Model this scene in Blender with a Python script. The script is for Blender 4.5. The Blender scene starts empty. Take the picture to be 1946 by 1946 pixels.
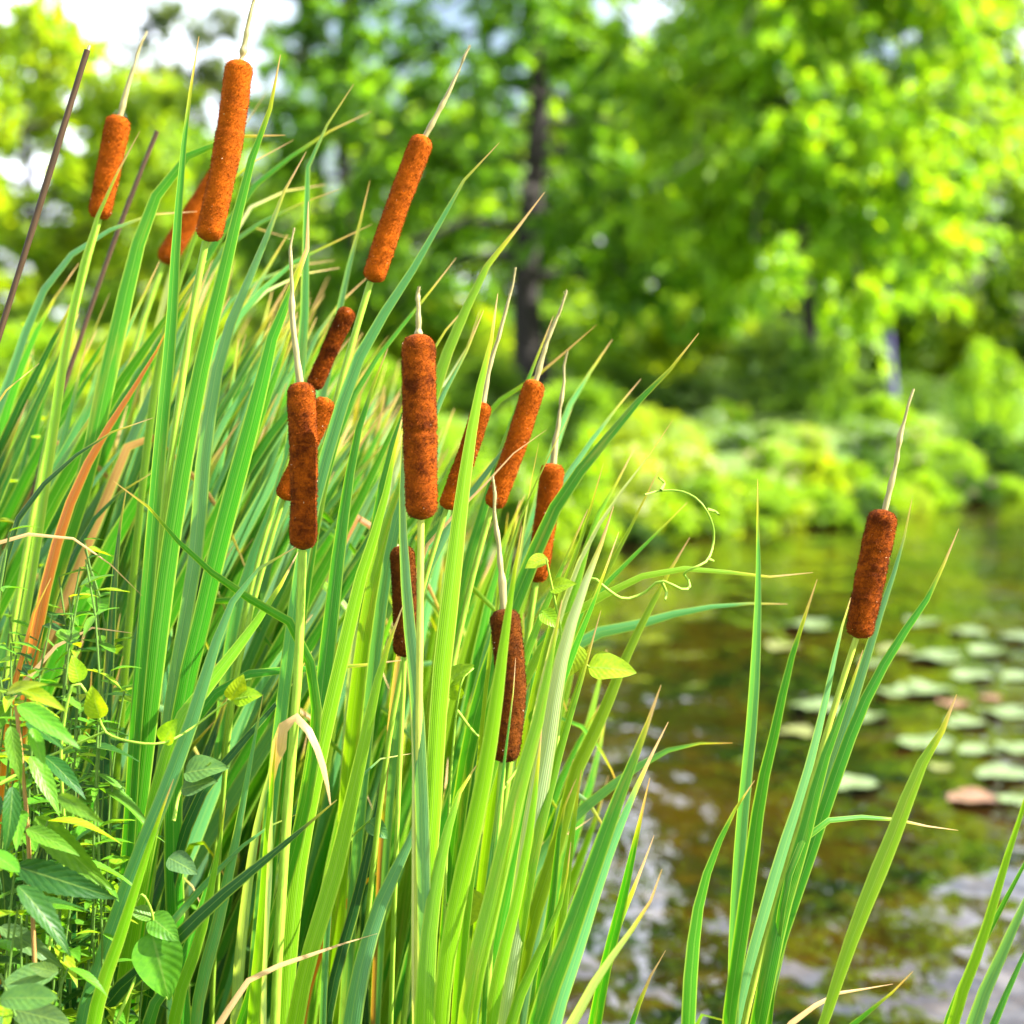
import bpy, math, random
import numpy as np
from mathutils import Vector

# ------------------------------------------------------------------ camera, sky, sun, exposure
sc = bpy.context.scene
COL = sc.collection
FOV = math.radians(32.0)
FPX = 1946 / 2 / math.tan(FOV / 2)          # focal length in photograph pixels
CAM = np.array((0.0, 0.0, 1.45))
PITCH = math.atan((973 - 640) / FPX)        # horizon sits above the middle of the frame
cd = bpy.data.cameras.new('camera'); cam = bpy.data.objects.new('camera', cd); COL.objects.link(cam)
cd.sensor_width = 36; cd.angle = FOV; cd.clip_end = 3000; cd.clip_start = 0.05
cam.location = CAM; cam.rotation_euler = (math.pi / 2 - PITCH, 0, 0)
cd.dof.use_dof = True; cd.dof.focus_distance = 1.74; cd.dof.aperture_fstop = 4.0
sc.camera = cam

SUN = np.array((0.74, -0.08, 0.66)); SUN /= np.linalg.norm(SUN)
wd = bpy.data.worlds.new('World'); sc.world = wd; wd.use_nodes = True
wn = wd.node_tree.nodes; wl = wd.node_tree.links
sky = wn.new('ShaderNodeTexSky'); sky.sky_type = 'NISHITA'; sky.sun_disc = False
sky.sun_elevation = math.asin(SUN[2]); sky.sun_rotation = math.atan2(SUN[0], SUN[1])
sky.air_density = 1.0; sky.dust_density = 2.5; sky.ozone_density = 1.0
# bright broken cloud over the blue, the same all round the sky
tcw = wn.new('ShaderNodeTexCoord'); mpw = wn.new('ShaderNodeMapping'); mpw.inputs['Scale'].default_value = (1, 1, 2.2)
nzw = wn.new('ShaderNodeTexNoise'); nzw.inputs['Scale'].default_value = 2.6; nzw.inputs['Detail'].default_value = 6
rmw = wn.new('ShaderNodeMapRange'); mxw = wn.new('ShaderNodeMix'); mxw.data_type = 'RGBA'
for i, v in enumerate((0.45, 0.58, 0.0, 0.9)): rmw.inputs[i + 1].default_value = v
wl.new(tcw.outputs['Generated'], mpw.inputs[0]); wl.new(mpw.outputs[0], nzw.inputs[0]); wl.new(nzw.outputs[0], rmw.inputs[0])
wl.new(rmw.outputs[0], mxw.inputs[0]); wl.new(sky.outputs[0], mxw.inputs[6]); mxw.inputs[7].default_value = (14.5, 15.0, 16.8, 1)
wl.new(mxw.outputs[2], wn['Background'].inputs[0]); wn['Background'].inputs[1].default_value = 0.055
sd_ = bpy.data.lights.new('sun', 'SUN'); so = bpy.data.objects.new('sun', sd_); COL.objects.link(so)
sd_.energy = 5.0; sd_.angle = math.radians(0.53); sd_.color = (1.0, 0.97, 0.90)
so.rotation_euler = Vector(SUN).to_track_quat('Z', 'Y').to_euler(); so.location = (6, -1, 8)
sc.view_settings.view_transform = 'Standard'; sc.view_settings.look = 'None'
sc.view_settings.exposure = 2.35; sc.view_settings.gamma = 1.0; sc.view_settings.use_curve_mapping = False
sc.render.engine = 'CYCLES'
sc.cycles.use_denoising = True
sc.cycles.max_bounces = 8; sc.cycles.diffuse_bounces = 4; sc.cycles.transmission_bounces = 6
sc.cycles.sample_clamp_indirect = 6.0

FWD = np.array((0, math.cos(PITCH), -math.sin(PITCH))); UPV = np.array((0, math.sin(PITCH), math.cos(PITCH)))
RGT = np.array((1.0, 0, 0))
def at(u, v, d):
    "the point that lies d metres ahead of the camera on the ray through photograph pixel (u, v)"
    return CAM + d * (FWD + RGT * (u - 973) / FPX - UPV * (v - 973) / FPX)

# ------------------------------------------------------------------ node helpers and materials
def mat(name):
    m = bpy.data.materials.new(name); m.use_nodes = True
    nt = m.node_tree; nt.nodes.clear()
    return m, nt
class NT:
    def __init__(s, nt): s.nt = nt; s.out = s.n('ShaderNodeOutputMaterial')
    def n(s, t, **kw):
        o = s.nt.nodes.new(t)
        for k, v in kw.items():
            if k.startswith('i_'): o.inputs[k[2:].replace('_', ' ')].default_value = v
            else: setattr(o, k, v)
        return o
    def l(s, a, b): s.nt.links.new(a, b)
    def math(s, op, a, b=0.0, c=None, clamp=False):
        o = s.n('ShaderNodeMath', operation=op, use_clamp=clamp)
        for i, x in enumerate((a, b, c)):
            if x is None: continue
            if isinstance(x, (int, float)): o.inputs[i].default_value = x
            else: s.l(x, o.inputs[i])
        return o.outputs[0]
    def mix(s, f, a, b, mode='MIX'):
        o = s.n('ShaderNodeMix', data_type='RGBA', blend_type=mode)
        for i, x in ((0, f), (6, a), (7, b)):
            if isinstance(x, (int, float)): o.inputs[i].default_value = x
            elif isinstance(x, tuple): o.inputs[i].default_value = (*x, 1)[:4]
            else: s.l(x, o.inputs[i])
        return o.outputs[2]
    def remap(s, x, a, b, c=0.0, d=1.0):
        o = s.n('ShaderNodeMapRange'); s.l(x, o.inputs[0])
        for i, v in enumerate((a, b, c, d)): o.inputs[i + 1].default_value = v
        return o.outputs[0]
    def noise(s, vec, scale, detail=3.0, rough=0.55):
        o = s.n('ShaderNodeTexNoise'); o.inputs['Scale'].default_value = scale
        o.inputs['Detail'].default_value = detail; o.inputs['Roughness'].default_value = rough
        if vec is not None: s.l(vec, o.inputs['Vector'])
        return o.outputs[0]
    def scale(s, vec, v3):
        o = s.n('ShaderNodeMapping'); s.l(vec, o.inputs[0]); o.inputs['Scale'].default_value = v3
        return o.outputs[0]
    def shifted(s, vec, x):
        o = s.n('ShaderNodeVectorMath', operation='ADD'); s.l(vec, o.inputs[0]); s.l(x, o.inputs[1]); return o.outputs[0]

def leaf_material():
    "cattail blade: parallel veins, yellow margin painted as a sunlit edge, browned tip, light that shines through"
    m, nt = mat('cattail_blade'); N = NT(nt)
    uv = N.n('ShaderNodeUVMap'); sep = N.n('ShaderNodeSeparateXYZ'); N.l(uv.outputs[0], sep.inputs[0])
    oi = N.n('ShaderNodeObjectInfo')
    rnd = N.math('MULTIPLY', oi.outputs['Random'], 57.0)
    cmb = N.n('ShaderNodeCombineXYZ'); N.l(rnd, cmb.inputs[0]); N.l(rnd, cmb.inputs[1])
    uvr = N.shifted(uv.outputs[0], cmb.outputs[0])
    s, t = sep.outputs[0], sep.outputs[1]
    streak = N.noise(N.scale(uvr, (14, 5, 1)), 1.0, 4.0)
    vein = N.math('SINE', N.math('MULTIPLY', s, 62.0))
    blot = N.noise(N.scale(uvr, (2.2, 16, 1)), 1.0, 3.0)
    base = N.mix(N.remap(streak, 0.3, 0.75), oi.outputs['Color'], N.mix(0.75, oi.outputs['Color'], (1.75, 1.4, 1.0), 'MULTIPLY'))
    base = N.mix(N.math('MULTIPLY', N.remap(vein, -1, 1), 0.22), base, (0.02, 0.07, 0.015))
    edge = N.math('ABSOLUTE', N.math('SUBTRACT', s, 0.5))
    base = N.mix(N.math('MULTIPLY', N.remap(edge, 0.38, 0.46), 0.55), base, (0.32, 0.42, 0.05))  # yellow-green margin paints sunlit edges into the blade colour
    base = N.mix(N.math('MULTIPLY', N.remap(edge, 0.035, 0.0), 0.35), base, (0.30, 0.42, 0.08))
    # dying tip: alpha of the object colour is the browned share of the length
    tn = N.math('ADD', t, N.math('MULTIPLY', N.math('SUBTRACT', blot, 0.5), 0.03))
    tn = N.math('ADD', tn, N.math('MULTIPLY', edge, 0.015))
    past = N.math('SUBTRACT', tn, N.math('SUBTRACT', 1.0, oi.outputs['Alpha']))
    base = N.mix(N.math('MULTIPLY', N.remap(past, -0.035, -0.003), 0.8), base, (0.50, 0.42, 0.02))
    base = N.mix(N.remap(past, -0.01, 0.004), base, N.mix(streak, (0.34, 0.15, 0.05), (0.60, 0.44, 0.22)))
    base = N.mix(N.math('MULTIPLY', N.math('MULTIPLY', N.remap(blot, 0.52, 0.72), N.remap(oi.outputs['Random'], 0.45, 1.0)), 0.6), base, (0.30, 0.27, 0.03))
    # small rust specks
    spk = N.n('ShaderNodeTexVoronoi'); N.l(N.scale(uvr, (9, 120, 1)), spk.inputs[0])
    base = N.mix(N.math('MULTIPLY', N.remap(spk.outputs[0], 0.16, 0.07), N.remap(blot, 0.48, 0.6)), base, (0.22, 0.09, 0.02))
    bump = N.n('ShaderNodeBump'); bump.inputs['Strength'].default_value = 0.25; bump.inputs['Distance'].default_value = 0.0006
    N.l(N.math('ADD', vein, N.math('MULTIPLY', streak, 2.0)), bump.inputs['Height'])
    p = N.n('ShaderNodeBsdfPrincipled'); N.l(base, p.inputs['Base Color'])
    p.inputs['Roughness'].default_value = 0.38; p.inputs['Specular IOR Level'].default_value = 0.32
    N.l(bump.outputs[0], p.inputs['Normal'])
    tr = N.n('ShaderNodeBsdfTranslucent')
    N.l(N.mix(1.0, base, (1.9, 1.8, 0.45), 'MULTIPLY'), tr.inputs[0])
    mx = N.n('ShaderNodeMixShader'); mx.inputs[0].default_value = 0.36
    N.l(p.outputs[0], mx.inputs[1]); N.l(tr.outputs[0], mx.inputs[2]); N.l(mx.outputs[0], N.out.inputs[0])
    return m

def broad_leaf_material(name='broad_leaf', trans=0.42, rough=0.42):
    "small broad leaf with a midrib and side veins"
    m, nt = mat(name); N = NT(nt)
    uv = N.n('ShaderNodeUVMap'); sep = N.n('ShaderNodeSeparateXYZ'); N.l(uv.outputs[0], sep.inputs[0])
    oi = N.n('ShaderNodeObjectInfo')
    s, t = sep.outputs[0], sep.outputs[1]
    edge = N.math('ABSOLUTE', N.math('SUBTRACT', s, 0.5))
    side = N.math('SINE', N.math('MULTIPLY', N.math('SUBTRACT', t, N.math('MULTIPLY', edge, 0.55)), 50.0))
    nz = N.noise(N.scale(uv.outputs[0], (5, 9, 1)), 1.0, 3.0)
    base = N.mix(N.remap(nz, 0.3, 0.7), oi.outputs['Color'], N.mix(0.8, oi.outputs['Color'], (1.8, 1.5, 1.0), 'MULTIPLY'))
    base = N.mix(N.math('MULTIPLY', N.remap(side, 0.85, 1.0), 0.10), base, (0.18, 0.30, 0.05))
    base = N.mix(N.math('MULTIPLY', N.remap(edge, 0.04, 0.01), 0.45), base, (0.20, 0.30, 0.06))
    bump = N.n('ShaderNodeBump'); bump.inputs['Strength'].default_value = 0.2; bump.inputs['Distance'].default_value = 0.0006
    N.l(N.math('MULTIPLY', side, -1.0), bump.inputs['Height'])
    p = N.n('ShaderNodeBsdfPrincipled'); N.l(base, p.inputs['Base Color'])
    p.inputs['Roughness'].default_value = rough; p.inputs['Specular IOR Level'].default_value = 0.2; N.l(bump.outputs[0], p.inputs['Normal'])
    tr = N.n('ShaderNodeBsdfTranslucent'); N.l(N.mix(1.0, base, (2.3, 1.8, 0.5), 'MULTIPLY'), tr.inputs[0])
    mx = N.n('ShaderNodeMixShader'); mx.inputs[0].default_value = trans
    N.l(p.outputs[0], mx.inputs[1]); N.l(tr.outputs[0], mx.inputs[2]); N.l(mx.outputs[0], N.out.inputs[0])
    return m

def foliage_material():
    "crowns and shrubs: every leaf its own tint"
    m, nt = mat('foliage'); N = NT(nt)
    oi = N.n('ShaderNodeObjectInfo'); geo = N.n('ShaderNodeNewGeometry')
    tc = N.n('ShaderNodeTexCoord')
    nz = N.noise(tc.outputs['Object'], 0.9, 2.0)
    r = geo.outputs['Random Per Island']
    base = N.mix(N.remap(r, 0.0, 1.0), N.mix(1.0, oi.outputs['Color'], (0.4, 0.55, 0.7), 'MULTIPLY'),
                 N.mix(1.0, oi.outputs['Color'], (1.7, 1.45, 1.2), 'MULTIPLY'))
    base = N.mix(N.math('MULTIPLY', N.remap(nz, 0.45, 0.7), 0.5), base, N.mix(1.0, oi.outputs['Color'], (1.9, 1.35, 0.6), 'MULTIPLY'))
    p = N.n('ShaderNodeBsdfPrincipled'); N.l(base, p.inputs['Base Color']); p.inputs['Roughness'].default_value = 0.5
    tr = N.n('ShaderNodeBsdfTranslucent'); N.l(N.mix(1.0, base, (2.4, 2.1, 0.5), 'MULTIPLY'), tr.inputs[0])
    mx = N.n('ShaderNodeMixShader'); mx.inputs[0].default_value = 0.58
    N.l(p.outputs[0], mx.inputs[1]); N.l(tr.outputs[0], mx.inputs[2]); N.l(mx.outputs[0], N.out.inputs[0])
    return m

def petal_material():
    m, nt = mat('petal'); N = NT(nt)
    oi = N.n('ShaderNodeObjectInfo'); geo = N.n('ShaderNodeNewGeometry')
    base = N.mix(geo.outputs['Random Per Island'], N.mix(1.0, oi.outputs['Color'], (0.75, 0.75, 0.8), 'MULTIPLY'), oi.outputs['Color'])
    p = N.n('ShaderNodeBsdfPrincipled'); N.l(base, p.inputs['Base Color']); p.inputs['Roughness'].default_value = 0.6
    tr = N.n('ShaderNodeBsdfTranslucent'); N.l(base, tr.inputs[0])
    mx = N.n('ShaderNodeMixShader'); mx.inputs[0].default_value = 0.35
    N.l(p.outputs[0], mx.inputs[1]); N.l(tr.outputs[0], mx.inputs[2]); N.l(mx.outputs[0], N.out.inputs[0])
    return m

def bark_material(name, dark, light):
    m, nt = mat(name); N = NT(nt)
    tc = N.n('ShaderNodeTexCoord')
    nz = N.noise(N.scale(tc.outputs['Object'], (9, 9, 1.6)), 1.0, 5.0, 0.65)
    p = N.n('ShaderNodeBsdfPrincipled'); N.l(N.mix(N.remap(nz, 0.35, 0.7), dark, light), p.inputs['Base Color'])
    p.inputs['Roughness'].default_value = 0.9
    b = N.n('ShaderNodeBump'); b.inputs['Strength'].default_value = 0.8; b.inputs['Distance'].default_value = 0.03
    N.l(nz, b.inputs['Height']); N.l(b.outputs[0], p.inputs['Normal']); N.l(p.outputs[0], N.out.inputs[0])
    return m

def stalk_material():
    "round stems: object colour with long streaks"
    m, nt = mat('stalk'); N = NT(nt)
    oi = N.n('ShaderNodeObjectInfo'); uv = N.n('ShaderNodeUVMap')
    nz = N.noise(N.scale(uv.outputs[0], (7, 14, 1)), 1.0, 4.0)
    fine = N.noise(N.scale(uv.outputs[0], (22, 6, 1)), 1.0, 3.0)
    base = N.mix(N.remap(nz, 0.35, 0.7), oi.outputs['Color'], N.mix(1.0, oi.outputs['Color'], (0.6, 0.62, 0.6), 'MULTIPLY'))
    base = N.mix(N.math('MULTIPLY', N.remap(fine, 0.5, 0.7), 0.5), base, N.mix(1.0, oi.outputs['Color'], (1.5, 1.4, 1.3), 'MULTIPLY'))
    p = N.n('ShaderNodeBsdfPrincipled'); N.l(base, p.inputs['Base Color']); p.inputs['Roughness'].default_value = 0.5
    p.inputs['Specular IOR Level'].default_value = 0.2
    b = N.n('ShaderNodeBump'); b.inputs['Strength'].default_value = 0.4; b.inputs['Distance'].default_value = 0.0008
    N.l(fine, b.inputs['Height']); N.l(b.outputs[0], p.inputs['Normal']); N.l(p.outputs[0], N.out.inputs[0])
    return m

def spike_material():
    "velvety seed head"
    m, nt = mat('seed_velvet'); N = NT(nt)
    oi = N.n('ShaderNodeObjectInfo'); tc = N.n('ShaderNodeTexCoord'); geo = N.n('ShaderNodeNewGeometry')
    rnd = N.math('MULTIPLY', oi.outputs['Random'], 31.0)
    cmb = N.n('ShaderNodeCombineXYZ'); N.l(rnd, cmb.inputs[0]); N.l(rnd, cmb.inputs[2])
    co = N.shifted(tc.outputs['Object'], cmb.outputs[0])
    a = N.noise(co, 48, 7.0, 0.78); b = N.noise(co, 900, 2.0, 0.7); c = N.noise(N.scale(co, (60, 60, 160)), 1.0, 3.0)
    base = N.mix(N.math('MULTIPLY', N.remap(a, 0.60, 0.40), oi.outputs['Alpha']), oi.outputs['Color'], N.mix(1.0, oi.outputs['Color'], (0.16, 0.12, 0.12), 'MULTIPLY'))
    base = N.mix(N.math('MULTIPLY', N.remap(b, 0.48, 0.68), N.math('MULTIPLY', oi.outputs['Alpha'], 0.85)), base, N.mix(1.0, oi.outputs['Color'], (0.28, 0.2, 0.2), 'MULTIPLY'))
    base = N.mix(N.math('MULTIPLY', N.remap(c, 0.58, 0.75), 0.5), base, N.mix(1.0, oi.outputs['Color'], (1.4, 1.5, 1.6), 'MULTIPLY'))
    uvm = N.n('ShaderNodeUVMap'); sx = N.n('ShaderNodeSeparateXYZ'); N.l(uvm.outputs[0], sx.inputs[0])
    r = geo.outputs['Random Per Island']
    tuft = N.mix(r, N.mix(1.0, base, (0.68, 0.64, 0.64), 'MULTIPLY'), N.mix(1.0, base, (1.2, 1.24, 1.3), 'MULTIPLY'))
    tuft = N.mix(N.math('GREATER_THAN', r, 0.996), tuft, (0.62, 0.46, 0.28))  # rare pale fluff specks, painted in as glints
    base = N.mix(sx.outputs[0], base, tuft)
    p = N.n('ShaderNodeBsdfPrincipled'); N.l(base, p.inputs['Base Color']); p.inputs['Roughness'].default_value = 0.85
    p.inputs['Specular IOR Level'].default_value = 0.06
    p.inputs['Sheen Weight'].default_value = 0.06; p.inputs['Sheen Roughness'].default_value = 0.4
    p.inputs['Sheen Tint'].default_value = (1.0, 0.55, 0.25, 1)
    bp = N.n('ShaderNodeBump'); bp.inputs['Strength'].default_value = 0.7; bp.inputs['Distance'].default_value = 0.0011
    N.l(N.math('ADD', a, b), bp.inputs['Height']); N.l(bp.outputs[0], p.inputs['Normal'])
    N.l(p.outputs[0], N.out.inputs[0])
    return m

def water_material():
    m, nt = mat('pond_water'); N = NT(nt)
    tc = N.n('ShaderNodeTexCoord'); co = tc.outputs['Object']
    a = N.noise(N.scale(co, (1.0, 0.8, 1)), 1.3, 5.0, 0.6); b = N.noise(co, 7.0, 4.0, 0.65)
    base = N.mix(N.remap(a, 0.42, 0.62), (0.0012, 0.0025, 0.0015), (0.022, 0.010, 0.001))
    base = N.mix(N.math('MULTIPLY', N.remap(b, 0.5, 0.68), 0.7), base, (0.042, 0.023, 0.002))
    p = N.n('ShaderNodeBsdfPrincipled'); N.l(base, p.inputs['Base Color'])
    p.inputs['Roughness'].default_value = 0.02; p.inputs['IOR'].default_value = 1.48
    w1 = N.noise(N.scale(co, (1.0, 0.6, 1)), 2.6, 1.5); w2 = N.noise(N.scale(co, (1.0, 0.45, 1)), 8.0, 1.5)
    bp = N.n('ShaderNodeBump'); bp.inputs['Strength'].default_value = 1.0; bp.inputs['Distance'].default_value = 0.032
    N.l(N.math('ADD', w1, N.math('MULTIPLY', w2, 0.26)), bp.inputs['Height']); N.l(bp.outputs[0], p.inputs['Normal'])
    N.l(p.outputs[0], N.out.inputs[0])
    return m

def ground_material():
    m, nt = mat('bank_turf'); N = NT(nt)
    tc = N.n('ShaderNodeTexCoord'); co = tc.outputs['Object']
    geo = N.n('ShaderNodeNewGeometry'); sep = N.n('ShaderNodeSeparateXYZ'); N.l(geo.outputs['Position'], sep.inputs[0])
    a = N.noise(co, 0.5, 4.0); b = N.noise(co, 14.0, 4.0, 0.7)
    g = N.mix(N.remap(a, 0.35, 0.65), (0.065, 0.15, 0.010), (0.15, 0.22, 0.014))
    g = N.mix(N.math('MULTIPLY', b, 0.6), g, (0.03, 0.07, 0.01))
    mud = N.mix(b, (0.012, 0.010, 0.005), (0.035, 0.026, 0.012))
    base = N.mix(N.remap(N.math('ADD', sep.outputs[2], N.math('MULTIPLY', N.math('SUBTRACT', b, 0.5), 0.12)), 0.0, 0.05), mud, g)
    p = N.n('ShaderNodeBsdfPrincipled'); N.l(base, p.inputs['Base Color']); p.inputs['Roughness'].default_value = 0.95
    bp = N.n('ShaderNodeBump'); bp.inputs['Strength'].default_value = 1.0; bp.inputs['Distance'].default_value = 0.05
    N.l(b, bp.inputs['Height']); N.l(bp.outputs[0], p.inputs['Normal']); N.l(p.outputs[0], N.out.inputs[0])
    return m

def pad_material():
    m, nt = mat('lily_pad'); N = NT(nt)
    oi = N.n('ShaderNodeObjectInfo'); tc = N.n('ShaderNodeTexCoord'); co = tc.outputs['Object']
    gr = N.n('ShaderNodeTexGradient', gradient_type='RADIAL'); N.l(co, gr.inputs[0])
    ray = N.math('SINE', N.math('MULTIPLY', gr.outputs[0], 6.2832 * 16))
    nz = N.noise(co, 14.0, 4.0)
    base = N.mix(N.remap(nz, 0.35, 0.7), oi.outputs['Color'], N.mix(1.0, oi.outputs['Color'], (1.35, 1.1, 0.6), 'MULTIPLY'))
    base = N.mix(N.math('MULTIPLY', N.remap(ray, 0.86, 1.0), 0.4), base, (0.22, 0.27, 0.10))
    p = N.n('ShaderNodeBsdfPrincipled'); N.l(base, p.inputs['Base Color']); p.inputs['Roughness'].default_value = 0.38
    N.l(p.outputs[0], N.out.inputs[0])
    return m

M = dict(blade=leaf_material(), broad=broad_leaf_material(), foliage=foliage_material(), petal=petal_material(),
         stalk=stalk_material(), spike=spike_material(), water=water_material(), ground=ground_material(), pad=pad_material(),
         bark=bark_material('dark_bark', (0.009, 0.007, 0.006), (0.032, 0.022, 0.016)),
         bark_violet_shade=bark_material('violet_shade_bark', (0.035, 0.022, 0.10), (0.07, 0.045, 0.20)))  # violet tint paints bluish shade into the bark of a dark trunk

# ------------------------------------------------------------------ mesh helpers
def mesh_np(name, V, F, uv=None, smooth=True):
    "V (n,3); F list of polygons or (m,k) array; uv per vertex (n,2)"
    me = bpy.data.meshes.new(name)
    V = np.asarray(V, dtype=np.float32)
    if isinstance(F, np.ndarray):
        m, k = F.shape
        me.vertices.add(len(V)); me.vertices.foreach_set('co', V.ravel())
        me.loops.add(m * k); me.loops.foreach_set('vertex_index', F.astype(np.int32).ravel())
        me.polygons.add(m); me.polygons.foreach_set('loop_start', np.arange(0, m * k, k, dtype=np.int32))
        me.update(calc_edges=True)
    else:
        me.from_pydata(V.tolist(), [], F)
    if uv is not None:
        l = me.uv_layers.new(name='UVMap')
        idx = np.empty(len(me.loops), dtype=np.int32); me.loops.foreach_get('vertex_index', idx)
        l.data.foreach_set('uv', np.asarray(uv, dtype=np.float32)[idx].ravel())
    if smooth: me.polygons.foreach_set('use_smooth', np.ones(len(me.polygons), dtype=bool))
    me.update()
    return me
def obj(name, me, material=None, parent=None, color=None, loc=None):
    o = bpy.data.objects.new(name, me); COL.objects.link(o)
    if material is not None and not me.materials: me.materials.append(material)
    if parent is not None: o.parent = parent
    if color is not None: o.color = color if len(color) == 4 else (*color, 1)
    if loc is not None: o.location = loc
    return o
def tag(o, label, cat, group=None, kind=None):
    if label: o['label'] = label
    if cat: o['category'] = cat
    if group: o['group'] = group
    if kind: o['kind'] = kind
    return o
def thing(name, label, cat, loc, group=None):
    o = bpy.data.objects.new(name, None); COL.objects.link(o); o.location = loc; o.empty_display_size = 0.05
    return tag(o, label, cat, group)

def spline(P, n):
    "centripetal Catmull-Rom through P, resampled to n+1 points evenly along its length"
    P = np.asarray(P, float)
    Q = np.vstack([2 * P[0] - P[1], P, 2 * P[-1] - P[-2]])
    out = []
    for i in range(1, len(Q) - 2):
        p0, p1, p2, p3 = Q[i - 1:i + 3]
        t0 = 0; t1 = t0 + np.linalg.norm(p1 - p0) ** .5 + 1e-6; t2 = t1 + np.linalg.norm(p2 - p1) ** .5 + 1e-6; t3 = t2 + np.linalg.norm(p3 - p2) ** .5 + 1e-6
        for t in np.linspace(t1, t2, 14, endpoint=False):
            A1 = (t1 - t) / (t1 - t0) * p0 + (t - t0) / (t1 - t0) * p1
            A2 = (t2 - t) / (t2 - t1) * p1 + (t - t1) / (t2 - t1) * p2
            A3 = (t3 - t) / (t3 - t2) * p2 + (t - t2) / (t3 - t2) * p3
            B1 = (t2 - t) / (t2 - t0) * A1 + (t - t0) / (t2 - t0) * A2
            B2 = (t3 - t) / (t3 - t1) * A2 + (t - t1) / (t3 - t1) * A3
            out.append((t2 - t) / (t2 - t1) * B1 + (t - t1) / (t2 - t1) * B2)
    out.append(P[-1]); out = np.array(out)
    s = np.r_[0, np.cumsum(np.linalg.norm(np.diff(out, axis=0), axis=1))]
    q = np.linspace(0, s[-1], n + 1)
    return np.stack([np.interp(q, s, out[:, k]) for k in range(3)], 1), s[-1]
def norm(a): return a / (np.linalg.norm(a, axis=-1, keepdims=True) + 1e-9)
def tangents(C):
    T = np.gradient(C, axis=0); return norm(T)
def grid_faces(r, c, closed=False):
    i, j = np.meshgrid(np.arange(r - 1), np.arange(c if closed else c - 1), indexing='ij')
    j2 = (j + 1) % c
    return np.stack([i * c + j, i * c + j2, (i + 1) * c + j2, (i + 1) * c + j], -1).reshape(-1, 4)
def tube_arrays(C, R, sides=8):
    C = np.asarray(C, float); T = tangents(C); R = np.broadcast_to(np.asarray(R, float), (len(C),))
    ref = np.array((0.0, 1.0, 0.0)) if abs(T[:, 1]).mean() < 0.8 else np.array((1.0, 0, 0))
    A = norm(np.cross(T, ref)); B = np.cross(T, A)
    a = np.linspace(0, 2 * math.pi, sides, endpoint=False)
    V = C[:, None] + R[:, None, None] * (A[:, None] * np.cos(a)[None, :, None] + B[:, None] * np.sin(a)[None, :, None])
    s = np.r_[0, np.cumsum(np.linalg.norm(np.diff(C, axis=0), axis=1))]
    uv = np.stack(np.broadcast_arrays((a / (2 * math.pi))[None], (s * 3)[:, None]), -1)
    return V.reshape(-1, 3), grid_faces(len(C), sides, True), uv.reshape(-1, 2)
class Bag:
    "collects quads of ONE part"
    def __init__(s): s.V, s.F, s.U, s.n = [], [], [], 0
    def add(s, V, F, U=None):
        s.V.append(V); s.F.append(F + s.n); s.U.append(U if U is not None else np.zeros((len(V), 2))); s.n += len(V)
    def mesh(s, name): return mesh_np(name, np.vstack(s.V), np.vstack(s.F), np.vstack(s.U))

FACE = np.array((0.0, 1.0, 0.0))
def blade_mesh(P, w, phi=0.3, twist=0.5, taper=0.76, curl=0.25, seed=0, nseg=34, wprof=None, ripple=0.0):
    "a sword-shaped leaf: spline P, full width w; cross-section slightly channelled"
    rr = random.Random(seed)
    C, L = spline(P, nseg); T = tangents(C)
    t = np.linspace(0, 1, nseg + 1)
    A0 = norm(np.cross(T, FACE)); N0 = np.cross(A0, T)
    ang = phi + twist * (t - 0.6)
    A = A0 * np.cos(ang)[:, None] + N0 * np.sin(ang)[:, None]; Nn = np.cross(A, T)
    prof = np.where(t > taper, 1 - np.clip((t - taper) / (1 - taper), 0, 1) ** 1.8, 0.82 + 0.18 * np.clip(t / max(taper, .01), 0, 1))
    prof = np.maximum(prof, 0.04)
    if wprof is not None: prof = np.interp(t, [a for a, b in wprof], [b for a, b in wprof])
    s = np.linspace(-1, 1, 5)
    wv = 0.5 * w * prof
    ph1, ph2 = rr.uniform(0, 6), rr.uniform(0, 6)
    wob = 1 + 0.035 * np.sin(t * 23 + ph1) + 0.025 * np.sin(t * 41 + ph2)
    V = C[:, None] + A[:, None] * (s[None] * (wv * wob)[:, None])[..., None] \
        + Nn[:, None] * ((s[None] ** 2 - 0.4) * curl * wv[:, None] + ripple * w * np.sin(t * 60 + ph1)[:, None] * s[None])[..., None]
    uv = np.stack(np.broadcast_arrays((s * 0.5 + 0.5)[None], t[:, None]), -1).reshape(-1, 2)
    return mesh_np('leaf', V.reshape(-1, 3), grid_faces(nseg + 1, 5), uv)

# ------------------------------------------------------------------ the setting: terrain, pond
def smooth(x, a, b):
    x = np.clip((x - a) / (b - a), 0, 1); return x * x * (3 - 2 * x)
def pond_inside(x, y):
    "signed distance-like value, positive over the pond"
    far = 11.7 + 0.98 * np.clip(x, -6, 5.5) + 0.25 * np.sin(x * 1.7) + 0.15 * np.sin(x * 4.1 + 1) + 0.5 * np.clip(x - 5.5, 0, 30)
    near = 1.0 + 0.75 * smooth(-x, 0.15, 0.8) + 0.12 * np.clip(-x, 0, 3)
    s = np.minimum((far - y) * 0.72, y - near)
    s = np.minimum(s, x + 3.2 - 0.05 * y)
    return np.minimum(s, 22 - x)
def ground_z(x, y):
    s = pond_inside(np.asarray(x, float), np.asarray(y, float))
    inside = -0.45 * smooth(s, 0, 1.5)
    outside = 0.12 * smooth(-s, 0, 0.5) + 0.30 * smooth(-s, 0.4, 12) + 0.9 * smooth(-s, 12, 60)
    return np.where(s > 0, inside, outside)
g = np.linspace(-1, 1, 190); gx = np.sinh(g * 5.2) / math.sinh(5.2) * 700
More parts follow.
